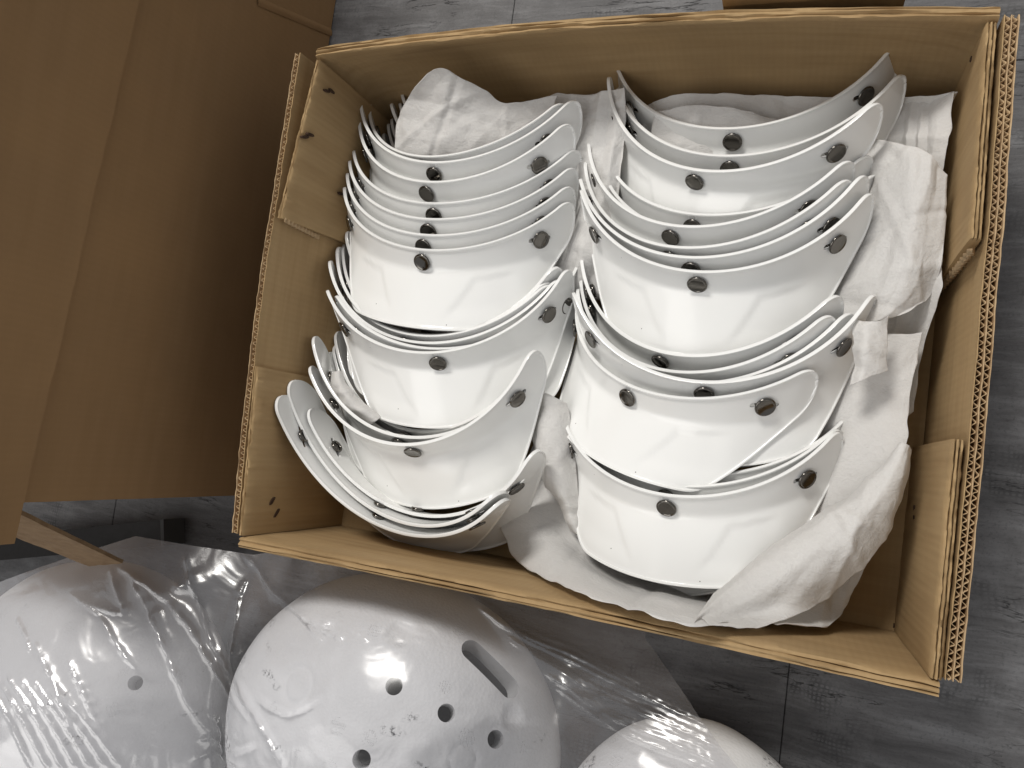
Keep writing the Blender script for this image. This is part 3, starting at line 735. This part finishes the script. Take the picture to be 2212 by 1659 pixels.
# ------------------------------------------------------------------ tissue paper
def catmull(P, t):
    n = len(P) - 1; x = t * n; i = min(int(x), n - 1); f = x - i
    p0 = P[max(i - 1, 0)]; p1 = P[i]; p2 = P[i + 1]; p3 = P[min(i + 2, n)]
    return .5 * ((2 * p1) + (-p0 + p2) * f + (2 * p0 - 5 * p1 + 4 * p2 - p3) * f * f + (-p0 + 3 * p1 - 3 * p2 + p3) * f ** 3)
def inside(px, py, z):
    """like at(), but paper stops at the inner faces of the front and right walls and rides up them"""
    p = np.array(at(px, py, z)); d = p - CAM_C
    if p[1] < .0055: p = CAM_C + d * ((.0055 - CAM_C[1]) / d[1])
    if p[0] > .4630: p = CAM_C + d * ((.4630 - CAM_C[0]) / d[0])
    return p
def sheet(label, rows, nu=95, nv=95, amp=.0012, freq=55, seed=0.0, edge=.0015, group='sheets of tissue paper in the box', folds=0.0, fold_dir=(1, .3), fold_freq=6, name='tissue_paper'):
    """rows of (px, py, z): control net of a soft sheet"""
    ctrl = [[inside(*p) for p in r] for r in rows]
    pts = []
    for i in range(nu + 1):
        t = i / nu
        row = []
        for j in range(nv + 1):
            s = j / nv
            colp = [catmull(np.array(r), s) for r in ctrl]
            row.append(catmull(np.array(colp), t))
        pts.append(row)
    A = np.array(pts)
    du = np.gradient(A, axis=0); dv = np.gradient(A, axis=1)
    nn = np.cross(du, dv); nn /= (np.linalg.norm(nn, axis=2, keepdims=True) + 1e-9)
    if nn[..., 2].mean() < 0: nn = -nn
    rr = random.Random(int(seed * 10)); CR = []
    for _ in range(9):
        q = A[rr.randrange(nu), rr.randrange(nv)]; an = rr.uniform(0, math.pi); CR.append((q[0], q[1], math.cos(an), math.sin(an), rr.uniform(.003, .009), rr.choice((-1, 1)) * rr.uniform(.0006, .0016)))
    out = []
    for i in range(nu + 1):
        row = []
        for j in range(nv + 1):
            p = A[i, j]; u, v = i / nu, j / nv
            v1 = noise.voronoi(Vector((p[0] * freq * .55 + seed, p[1] * freq * .55, p[2] * freq * .55)))[0]; v2 = noise.voronoi(Vector((p[0] * freq * 1.7, p[1] * freq * 1.7 + seed, p[2] * freq * 1.7)))[0]
            e = amp * (1.1 * (v1[1] - v1[0]) + .45 * (v2[1] - v2[0]) + .4 * fn(p[0] * freq * .5, p[1] * freq * .5, seed))
            for (cx_, cy_, ca_, cc_, cw_, ch_) in CR:
                e += ch_ * max(0.0, 1 - abs((p[0] - cx_) * ca_ + (p[1] - cy_) * cc_) / cw_)
            if folds:
                q = (u * fold_dir[0] + v * fold_dir[1]) * fold_freq + 1.2 * fn(u * 2, v * 2, seed)
                e += folds * (abs(((q % 1.0) - .5) * 2) - .5) * (.5 + .8 * fn(u * 3, v * 3, seed + 2))
            ed = min(u, 1 - u, v, 1 - v)
            pp = p + nn[i, j] * e
            if ed < 1e-6: pp = pp + np.array([fn(p[0] * 90, p[1] * 90, seed), fn(p[0] * 90, p[1] * 90, seed + 7), 0]) * edge
            row.append(pp)
        out.append(row)
    V, F = strip_mesh(out)
    o = obj(name, V, F, M['tissue'])
    md = o.modifiers.new('thick', 'SOLIDIFY'); md.thickness = .00012
    tag(o, label, 'tissue paper', group)
    return o
sheet('tissue paper sheet standing upright against the back wall, its corner pointing up at left', [
    [(853, 335, .080), (905, 352, .080), (960, 352, .080), (1030, 345, .078), (1100, 325, .075), (1190, 300, .070)],
    [(855, 285, .088), (905, 300, .090), (955, 305, .090), (1025, 292, .086), (1100, 272, .080), (1190, 262, .074)],
    [(864, 248, .093), (903, 258, .094), (945, 277, .094), (1020, 262, .090), (1100, 250, .082), (1200, 240, .076)],
    [(879, 215, .102), (915, 215, .103), (962, 222, .103), (1030, 226, .094), (1092, 233, .084), (1200, 222, .078)],
    [(897, 187, .112), (944, 145, .122), (990, 166, .112), (1050, 195, .096), (1092, 222, .086), (1205, 206, .080)]], amp=.0018, freq=50, seed=1, edge=.0012)
sheet('crumpled tissue paper between the two columns of visors at the back wall', [
    [(1150, 225, .058), (1210, 203, .066), (1270, 207, .066), (1310, 196, .070), (1350, 188, .074)],
    [(1160, 300, .055), (1215, 280, .062), (1265, 290, .060), (1310, 270, .068), (1350, 270, .070)],
    [(1170, 400, .048), (1225, 380, .060), (1260, 390, .056), (1300, 380, .062), (1340, 390, .060)],
    [(1150, 500, .044), (1215, 480, .056), (1245, 490, .050), (1275, 480, .060), (1330, 490, .052)],
    [(1130, 590, .040), (1190, 575, .048), (1225, 590, .044), (1260, 560, .052), (1320, 570, .046)],
    [(1110, 660, .034), (1170, 650, .040), (1210, 655, .036), (1250, 640, .042), (1300, 650, .036)]], amp=.0025, freq=42, seed=5, folds=.006, fold_dir=(.4, 1), fold_freq=4)
sheet('tissue paper lying behind the topmost right visor along the back wall', [
    [(1380, 345, .045), (1500, 345, .045), (1640, 340, .045), (1780, 335, .045), (1930, 330, .045), (2030, 320, .050)],
    [(1385, 280, .050), (1500, 270, .052), (1640, 275, .050), (1780, 270, .050), (1930, 265, .052), (2040, 255, .058)],
    [(1395, 228, .050), (1470, 203, .060), (1620, 205, .055), (1760, 209, .055), (1920, 212, .058), (2068, 198, .066)]], amp=.0018, freq=35, seed=9)
sheet('small curved piece of tissue paper showing inside the topmost right visor', [
    [(1400, 330, .062), (1500, 335, .062), (1600, 335, .062), (1700, 325, .060)],
    [(1410, 270, .066), (1500, 262, .068), (1600, 268, .066), (1700, 280, .060)],
    [(1418, 243, .066), (1490, 228, .070), (1590, 236, .068), (1688, 264, .060)]], nu=40, nv=50, amp=.0012, freq=60, seed=12)
sheet('tissue paper lining the right wall beside the upper right visors', [
    [(1900, 230, .050), (1960, 215, .060), (2010, 212, .070), (2067, 200, .086)],
    [(1890, 310, .050), (1950, 300, .066), (2000, 290, .078), (2052, 300, .088)],
    [(1880, 400, .050), (1940, 390, .062), (1990, 380, .074), (2036, 390, .084)],
    [(1870, 520, .050), (1935, 510, .062), (1985, 510, .072), (2034, 500, .082)],
    [(1860, 640, .046), (1920, 640, .056), (1980, 640, .066), (2028, 622, .074)],
    [(1840, 790, .040), (1900, 800, .046), (1950, 790, .054), (1992, 760, .062)],
    [(1830, 930, .034), (1880, 930, .038), (1930, 920, .044), (1972, 890, .050)]], amp=.0022, freq=38, seed=15, folds=.004, fold_dir=(.5, 1), fold_freq=3)
sheet('folded tissue paper with a straight cut top edge hanging over the right visors', [
    [(1800, 292, .040), (1850, 296, .054), (1910, 304, .074), (1955, 314, .090), (1990, 322, .098), (2018, 348, .098), (2045, 378, .094)],
    [(1790, 350, .040), (1845, 350, .054), (1905, 352, .074), (1950, 358, .091), (1984, 366, .099), (2016, 392, .098), (2044, 425, .093)],
    [(1780, 430, .038), (1840, 430, .052), (1898, 430, .073), (1942, 440, .090), (1975, 452, .099), (2008, 470, .096), (2042, 482, .089)],
    [(1765, 510, .036), (1825, 512, .050), (1885, 515, .071), (1930, 526, .088), (1962, 540, .098), (1996, 555, .094), (2035, 560, .086)],
    [(1730, 590, .034), (1790, 596, .048), (1850, 600, .068), (1900, 612, .084), (1938, 622, .094), (1972, 632, .090), (2012, 632, .081)],
    [(1690, 660, .030), (1740, 672, .042), (1790, 685, .058), (1840, 692, .072), (1885, 694, .085), (1930, 686, .088), (1975, 668, .086)]], amp=.0014, freq=40, seed=18, edge=.0005, folds=.0032, fold_dir=(.25, 1), fold_freq=4)
sheet('small pointed tissue corner sticking out beside the middle right visor', [
    [(1850, 690, .092), (1872, 698, .098), (1896, 695, .100), (1918, 682, .098)],
    [(1848, 750, .094), (1868, 745, .104), (1892, 755, .102), (1914, 765, .098)],
    [(1838, 832, .094), (1858, 824, .100), (1885, 812, .100), (1916, 799, .096)]], nu=36, nv=36, amp=.0012, freq=60, seed=22, edge=.0006)
sheet('large tissue paper sheet spread under the lowest right visor with a ragged front edge', [
    [(1800, 700, .058), (1850, 720, .066), (1930, 720, .076), (1992, 716, .078)],
    [(1790, 830, .056), (1850, 850, .066), (1920, 850, .074), (1962, 880, .076)],
    [(1760, 950, .052), (1820, 970, .064), (1890, 965, .074), (1960, 955, .082)],
    [(1700, 1080, .042), (1770, 1090, .058), (1850, 1080, .068), (1925, 1040, .080)],
    [(1600, 1180, .036), (1680, 1210, .048), (1760, 1220, .058), (1850, 1180, .066)],
    [(1480, 1200, .034), (1540, 1260, .046), (1600, 1300, .066), (1670, 1325, .084)],
    [(1370, 1180, .032), (1410, 1250, .044), (1462, 1305, .074), (1515, 1350, .112)],
    [(1300, 1120, .030), (1310, 1200, .040), (1345, 1262, .066), (1390, 1322, .100)],
    [(1270, 1020, .028), (1240, 1110, .036), (1232, 1190, .052), (1245, 1278, .088)],
    [(1250, 920, .026), (1200, 1020, .034), (1160, 1120, .042), (1118, 1212, .060)],
    [(1240, 830, .026), (1180, 920, .032), (1130, 1010, .036), (1075, 1120, .036)]], nu=130, nv=60, amp=.0012, freq=40, seed=25, edge=.0016)
sheet('bright rolled up edge of tissue paper in front of the lowest right visor', [
    [(1498, 1346, .110), (1506, 1338, .112), (1514, 1336, .112), (1522, 1342, .110), (1532, 1352, .108)],
    [(1545, 1280, .092), (1574, 1274, .106), (1602, 1300, .112), (1630, 1330, .110), (1652, 1352, .104)],
    [(1640, 1203, .088), (1680, 1198, .104), (1712, 1232, .111), (1742, 1272, .104), (1768, 1302, .090)],
    [(1738, 1134, .086), (1775, 1130, .100), (1808, 1160, .107), (1836, 1196, .100), (1858, 1224, .084)],
    [(1828, 1076, .086), (1858, 1072, .098), (1884, 1092, .103), (1900, 1118, .096), (1914, 1142, .082)],
    [(1902, 1008, .090), (1922, 998, .097), (1936, 1008, .099), (1948, 1022, .094), (1956, 1040, .084)],
    [(1945, 962, .094), (1950, 960, .096), (1954, 962, .096), (1958, 966, .094), (1962, 972, .090)]], nu=120, nv=60, amp=.0012, freq=60, seed=31, edge=.0010, folds=.0004, fold_dir=(.6, 1), fold_freq=3)
sheet('grey lower layer of tissue paper under the rolled edge by the right wall', [
    [(1600, 1290, .060), (1640, 1325, .072), (1660, 1345, .078), (1675, 1352, .080)],
    [(1700, 1230, .056), (1740, 1295, .066), (1762, 1332, .072), (1780, 1352, .074)],
    [(1770, 1180, .050), (1800, 1240, .050), (1815, 1290, .050), (1822, 1318, .050)],
    [(1840, 1110, .054), (1862, 1150, .054), (1872, 1180, .054), (1876, 1205, .054)],
    [(1900, 1030, .060), (1920, 1050, .060), (1930, 1062, .060), (1938, 1072, .060)]], nu=50, nv=40, amp=.0012, freq=40, seed=35)
sheet('narrow tissue fold squeezed between the lower left and lower right visors', [
    [(1155, 850, .062), (1175, 850, .070), (1200, 860, .068), (1225, 870, .060)],
    [(1150, 930, .058), (1175, 940, .070), (1205, 950, .070), (1240, 960, .058)],
    [(1165, 1010, .054), (1185, 1020, .066), (1215, 1040, .066), (1248, 1060, .054)],
    [(1195, 1075, .050), (1210, 1085, .060), (1230, 1100, .060), (1252, 1120, .052)],
    [(1240, 1152, .050), (1245, 1155, .054), (1250, 1156, .054), (1256, 1158, .050)]], nu=50, nv=30, amp=.0015, freq=45, seed=38)
sheet('little tissue roll tucked behind the lower left visors', [
    [(716, 806, .080), (722, 803, .084), (730, 801, .084), (738, 800, .080)],
    [(718, 832, .080), (728, 832, .086), (738, 830, .086), (748, 826, .080)],
    [(732, 865, .078), (744, 860, .086), (756, 858, .086), (768, 852, .078)],
    [(760, 895, .076), (770, 888, .084), (782, 884, .084), (795, 878, .076)],
    [(798, 918, .074), (806, 912, .080), (814, 908, .080), (824, 902, .074)]], nu=40, nv=24, amp=.0008, freq=90, seed=41)

# ------------------------------------------------------------------ foam helmet liners
def foam_helmet(label, c, r, rotz=0.0, holes=(), slots=(), dimples=(), rings=(), nseg=150):
    V = []; F = []; nr = nseg // 2
    c = Vector(c)
    for i in range(nr + 1):
        ph = math.radians(112) * i / nr
        for j in range(nseg):
            th = 2 * math.pi * j / nseg
            d = Vector((math.sin(ph) * math.cos(th), math.sin(ph) * math.sin(th), math.cos(ph)))
            p = Vector((d.x * r[0], d.y * r[1], d.z * r[2])); nrm = Vector((d.x / r[0], d.y / r[1], d.z / r[2])).normalized()
            h = .0012 * fn(d.x * 3, d.y * 3, d.z * 3)
            for (q, rad, dep) in dimples:
                dd = (p + c - Vector(q)).length
                if dd < rad: h -= dep * (1 - (dd / rad) ** 2)
            for (q, rad, w, dep) in rings:
                dd = abs((p + c - Vector(q)).length - rad)
                if dd < w: h -= dep * (1 - (dd / w) ** 2)
            V.append(p + nrm * h)
    for i in range(nr):
        for j in range(nseg):
            a_, b_ = i * nseg + j, i * nseg + (j + 1) % nseg; F.append((a_, b_, b_ + nseg, a_ + nseg))
    F.append(tuple(nr * nseg + j for j in range(nseg)))
    me = make_mesh('foam', V, F, M['eps']); bm = bmesh.new(); bm.from_mesh(me); bmesh.ops.remove_doubles(bm, verts=bm.verts, dist=1e-6); bmesh.ops.recalc_face_normals(bm, faces=bm.faces); bm.to_mesh(me); bm.free()
    if holes or slots:
        try:
            t = bpy.data.objects.new('tmp', me); col.objects.link(t); cs = []
            def cutter(q, a2, rad, depth):
                q = Vector(q); nrm = Vector((q.x / r[0] ** 2, q.y / r[1] ** 2, q.z / r[2] ** 2)).normalized(); nrm = (nrm * .3 + Vector((.42, .38, .82)) * .7).normalized()
                ax = (Vector(a2) - q); L = ax.length
                ax = (ax - nrm * ax.dot(nrm)).normalized() if L > 1e-6 else nrm.orthogonal().normalized()
                up = nrm.cross(ax).normalized(); bm = bmesh.new(); pts = []; k = 14
                for i in range(k + 1): a_ = -math.pi / 2 + math.pi * i / k; pts.append((L + rad * math.cos(a_), rad * math.sin(a_)))
                for i in range(k + 1): a_ = math.pi / 2 + math.pi * i / k; pts.append((rad * math.cos(a_), rad * math.sin(a_)))
                uni = []
                for p_ in pts:
                    if not uni or math.dist(uni[-1], p_) > 1e-6: uni.append(p_)
                if math.dist(uni[0], uni[-1]) < 1e-6: uni.pop()
                lo = [bm.verts.new(q + ax * (x * .86 + L * .07) + up * (y * .86) - nrm * depth) for x, y in uni]; hi = [bm.verts.new(q + ax * (x * 1.06 - L * .03) + up * (y * 1.06) + nrm * .02) for x, y in uni]
                bm.faces.new(lo[::-1]); bm.faces.new(hi)
                for i in range(len(uni)): bm.faces.new((lo[i], lo[(i + 1) % len(uni)], hi[(i + 1) % len(uni)], hi[i]))
                bmesh.ops.recalc_face_normals(bm, faces=bm.faces)
                cm = bpy.data.meshes.new('c'); bm.to_mesh(cm); bm.free(); co = bpy.data.objects.new('c', cm); col.objects.link(co); cs.append(co)
                md = t.modifiers.new('b', 'BOOLEAN'); md.operation = 'DIFFERENCE'; md.solver = 'EXACT'; md.object = co
            bmi = bmesh.new(); bmesh.ops.create_icosphere(bmi, subdivisions=4, radius=1.0)
            for v_ in bmi.verts: v_.co = Vector((v_.co.x * (r[0] - .026), v_.co.y * (r[1] - .026), v_.co.z * (r[2] - .026)))
            cmi = bpy.data.meshes.new('c'); bmi.to_mesh(cmi); bmi.free(); coi = bpy.data.objects.new('c', cmi); col.objects.link(coi); cs.append(coi)
            mdi = t.modifiers.new('hollow', 'BOOLEAN'); mdi.operation = 'DIFFERENCE'; mdi.solver = 'EXACT'; mdi.object = coi
            for (q, rad, dep) in holes: cutter(q, q, rad, dep)
            for (q, q2, rad, dep) in slots: cutter(q, q2, rad, dep)
            bpy.context.view_layer.update()
            nm = bpy.data.meshes.new_from_object(t.evaluated_get(bpy.context.evaluated_depsgraph_get()))
            if len(nm.polygons) > .7 * len(me.polygons): me = nm
            for o_ in cs + [t]: bpy.data.objects.remove(o_)
        except Exception as ex:
            print('helmet cut skipped', ex)
    for p in me.polygons: p.use_smooth = True
    me.set_sharp_from_angle(angle=math.radians(40)); me.materials.clear(); me.materials.append(M['eps'])
    o = link('foam_helmet_liner', me); o.location = c
    tag(o, label, 'helmet liner', 'foam helmet liners in the plastic bag')
    return o
H1c, H1r = Vector((.098, -.1530, .045)), (.1450, .1270, .0975)
def on_h(px, py, c, r):
    d = Vector(CAM_R @ np.array([(px - 1106.0) / FPX, -(py - 829.5) / FPX, -1.0])); o = Vector(CAM_C) - c
    dd = Vector((d.x / r[0], d.y / r[1], d.z / r[2])); oo = Vector((o.x / r[0], o.y / r[1], o.z / r[2]))
    A, B, Cc = dd.dot(dd), oo.dot(dd), oo.dot(oo) - 1; q = B * B - A * Cc
    t = (-B - math.sqrt(max(q, 0))) / A; return o + d * t     # relative to the helmet's centre
W = lambda px, py: on_h(px, py, H1c, H1r)
foam_helmet('white foam helmet liner with round holes and a long slot, under the plastic film', H1c, H1r,
            holes=[(W(851, 1482), .0062, .042), (W(964, 1540), .0062, .042), (W(1071, 1597), .0062, .042), (W(781, 1641), .0066, .042)],
            slots=[(W(1020, 1404), W(1100, 1484), .0078, .075)],
            dimples=[(W(865, 1365) + H1c, .012, .0035), (W(1110, 1550) + H1c, .010, .0035)],
            rings=[(W(641, 1481) + H1c, .0125, .0035, .0012), (W(1001, 1642) + H1c, .0095, .002, .0012)], nseg=260)
H2c, H2r = Vector((-.215, -.208, .050)), (.150, .138, .098)
W2 = lambda px, py: on_h(px, py, H2c, H2r)
foam_helmet('greyish white foam helmet liner in the bag at lower left, hazed by film', H2c, H2r, holes=[(W2(292, 1475), .0060, .035)], dimples=[(W2(60, 1560) + H2c, .014, .004)])
H3c, H3r = Vector((.345, -.205, .045)), (.103, .120, .0850)
foam_helmet('white foam helmet liner mostly cut off at the bottom right, blurred under film', H3c, H3r)

# ------------------------------------------------------------------ clear plastic bag over the liners
def bag_z(x, y):
    vals = []
    for c, r, gap, sk in ((H1c, H1r, .0035, .50), (H2c, H2r, .010, .36), (H3c, H3r, .012, .36)):
        qx, qy = (x - c.x) / (r[0] + gap), (y - c.y) / (r[1] + gap); q = np.maximum(qx * qx + qy * qy, 1e-9)
        dome = c.z + (r[2] + gap) * np.sqrt(np.maximum(0, 1 - q))
        dome = np.where(q < 1, dome, -1.0)
        g0 = math.sqrt(1 - sk); sl = np.where(q > sk, c.z + (r[2] + gap) * (g0 - math.sqrt(sk) / g0 * (np.sqrt(q) - math.sqrt(sk))), -1.0)
        vals.append(np.maximum(dome, sl))
    vals.append(.092 - .95 * np.hypot((x + .098) / 1.3, y + .066))      # loose peaks towards the carton
    vals.append(.098 - .75 * np.hypot((x + .225) / 2.2, y + .118))
    vals.append(.060 - .60 * np.hypot((x + .035) / 1.2, y + .120))
    vals.append(np.full_like(x, .004))
    vals = np.array(vals); m_ = vals.max(0); k = 240.0
    return m_ + np.log(np.exp(k * (vals - m_)).sum(0)) / k
def on_bag(px, py):
    z = .06
    for _ in range(6):
        p = at(px, py, z); z = .5 * z + .5 * float(bag_z(np.array([p[0]]), np.array([p[1]]))[0])
    return p[:2]
RIDGES = [  # (points as surveyed, height, half width)
    ([(258, 1223), (302, 1247), (357, 1286), (417, 1350), (448, 1405), (484, 1457), (540, 1540)], .0048, .0022),
    ([(286, 1239), (315, 1290), (341, 1346), (381, 1437), (421, 1528), (468, 1600)], .0044, .0024),
    ([(240, 1222), (262, 1290), (270, 1320), (238, 1318), (158, 1282)], .0026, .0018),
    ([(158, 1282), (215, 1325), (262, 1400), (300, 1445)], .0022, .0016),
    ([(520, 1190), (580, 1255), (644, 1314), (690, 1340), (728, 1350)], .0030, .0020),
    ([(644, 1314), (675, 1355), (700, 1385)], .0016, .0012), ([(644, 1314), (720, 1370), (745, 1372)], .0014, .0012), ([(644, 1314), (740, 1345), (800, 1385)], .0014, .0012),
    ([(510, 1455), (550, 1520), (590, 1590), (620, 1655)], .0030, .0022), ([(505, 1440), (520, 1300), (535, 1250)], .0026, .0018),
    ([(400, 1190), (430, 1290), (470, 1400), (510, 1460)], .0018, .0020),
    ([(430, 1600), (470, 1590), (520, 1610), (560, 1600)], .0024, .0016), ([(420, 1640), (480, 1620), (540, 1640)], .0024, .0016),
    ([(455, 1540), (490, 1570), (500, 1640)], .0024, .0018),
    ([(80, 1380), (108, 1445), (140, 1515), (165, 1580)], .0026, .0020), ([(150, 1425), (180, 1485), (215, 1560)], .0020, .0016), ([(40, 1330), (62, 1375), (70, 1410)], .0016, .0014),
    ([(560, 1500), (620, 1535), (700, 1500)], .0014, .0014), ([(1020, 1300), (1180, 1390), (1300, 1440)], .0012, .0012)]
for k in range(7): RIDGES.append(([(-30 + 26 * k, 1430 + 8 * k), (20 + 30 * k, 1530 + 6 * k), (85 + 32 * k, 1665)], .0024 - .0001 * k, .0016))
for k in range(11):
    o_ = 17 * k
    RIDGES.append(([(1010 + o_ * .9, 1275 + o_ * 1.15), (1180 + o_ * .8, 1375 + o_ * 1.1), (1400 + o_ * .55, 1480 + o_ * .95), (1620 + o_ * .3, 1580 + o_ * .8)], .0011 + .0006 * (k % 3), .0018 + .0006 * (k % 2)))
yb = lambda x: np.where(x > 0, -.0165, np.where(x > -.05, -.0165 - .4 * (-x) * .8, np.where(x > -.16, -.0325, -.0325 - (-.16 - x) * .50)))
right_edge = lambda y: .300 + .105 * np.clip((-.030 - y) / .085, 0, 1) + 1.2 * np.maximum(0, -.105 - y)
NX, NY = 620, 300
U, Vv = np.meshgrid(np.linspace(0, 1, NX + 1), np.linspace(0, 1, NY + 1))
X = -.50 + U * .95; Y1 = yb(X); Y = Y1 + (-.36 - Y1) * Vv
X = -.50 + U * (right_edge(Y) + .50); Y1 = yb(X); Y = Y1 + (-.36 - Y1) * Vv
Z = bag_z(X, Y)
nz = np.zeros_like(Z); n2_ = np.zeros_like(Z)
for j in range(0, NY + 1):
    for i in range(0, NX + 1):
        x, y = X[j, i], Y[j, i]; dg, pr = x * .42 + y * .9, x * .9 - y * .42
        nz[j, i] = fn(dg * 14, pr * 9, 3.0); n2_[j, i] = fn(x * 55, y * 55, 2.0)
near = np.clip((Z - .006) / .03, 0, 1)
Z = Z + near * (.0012 * (1 - 2 * np.abs(nz)) + .0006 * n2_)
for pts, hgt, wid in RIDGES:
    P = np.array([on_bag(*p) for p in pts])
    # smooth the polyline
    Q = np.array([catmull(P, t) for t in np.linspace(0, 1, 6 * len(P))]); D = np.full(Z.shape, 9.0); T = np.zeros(Z.shape)
    lo, hi = Q.min(0) - .015, Q.max(0) + .015; msk = (X > lo[0]) & (X < hi[0]) & (Y > lo[1]) & (Y < hi[1])
    if not msk.any(): continue
    xs, ys = X[msk], Y[msk]; d_ = np.full(xs.shape, 9.0); t_ = np.zeros(xs.shape)
    for q in range(len(Q) - 1):
        a_, b_ = Q[q], Q[q + 1]; ab = b_ - a_; L2 = max(1e-12, float(ab @ ab))
        tt = np.clip(((xs - a_[0]) * ab[0] + (ys - a_[1]) * ab[1]) / L2, 0, 1)
        dd = np.hypot(xs - a_[0] - tt * ab[0], ys - a_[1] - tt * ab[1]); up = dd < d_; d_ = np.where(up, dd, d_); t_ = np.where(up, (q + tt) / (len(Q) - 1), t_)
    jag = 1 + .30 * np.sin(t_ * 37 + pts[0][0]) * np.sin(t_ * 13)
    Z[msk] += 1.3 * hgt * jag * np.exp(-(d_ / wid)) * np.clip(np.sin(math.pi * np.clip(t_, 0.02, .98)) * 2.2, 0, 1)
edge_lift = .004 * (1 - np.clip(Vv / .05, 0, 1))
Z = np.maximum(Z + edge_lift * np.abs(nz), .0025)
rows = [[(X[j, i], Y[j, i], Z[j, i]) for i in range(NX + 1)] for j in range(NY + 1)]
V, F = strip_mesh(rows)
bag = obj('plastic_bag', V, [f_[::-1] for f_ in F], M['film'])
att = bag.data.attributes.new('layers', 'FLOAT', 'POINT')      # one taut ply over the middle liner, doubled and slack elsewhere
q1 = ((X - H1c.x) / H1r[0]) ** 2 + ((Y - H1c.y) / H1r[1]) ** 2
lay = .14 + .62 * np.clip((.32 - X) / .10, .25, 1) * np.clip((q1 - .75) / .5, 0, 1) * (.8 + .35 * nz) + .30 * np.clip((-.02 - X) / .1, 0, 1)
att.data.foreach_set('value', np.clip(lay, 0, 1).ravel().astype(np.float32))
tag(bag, 'clear wrinkled plastic bag stretched over the foam helmet liners', 'plastic bag')
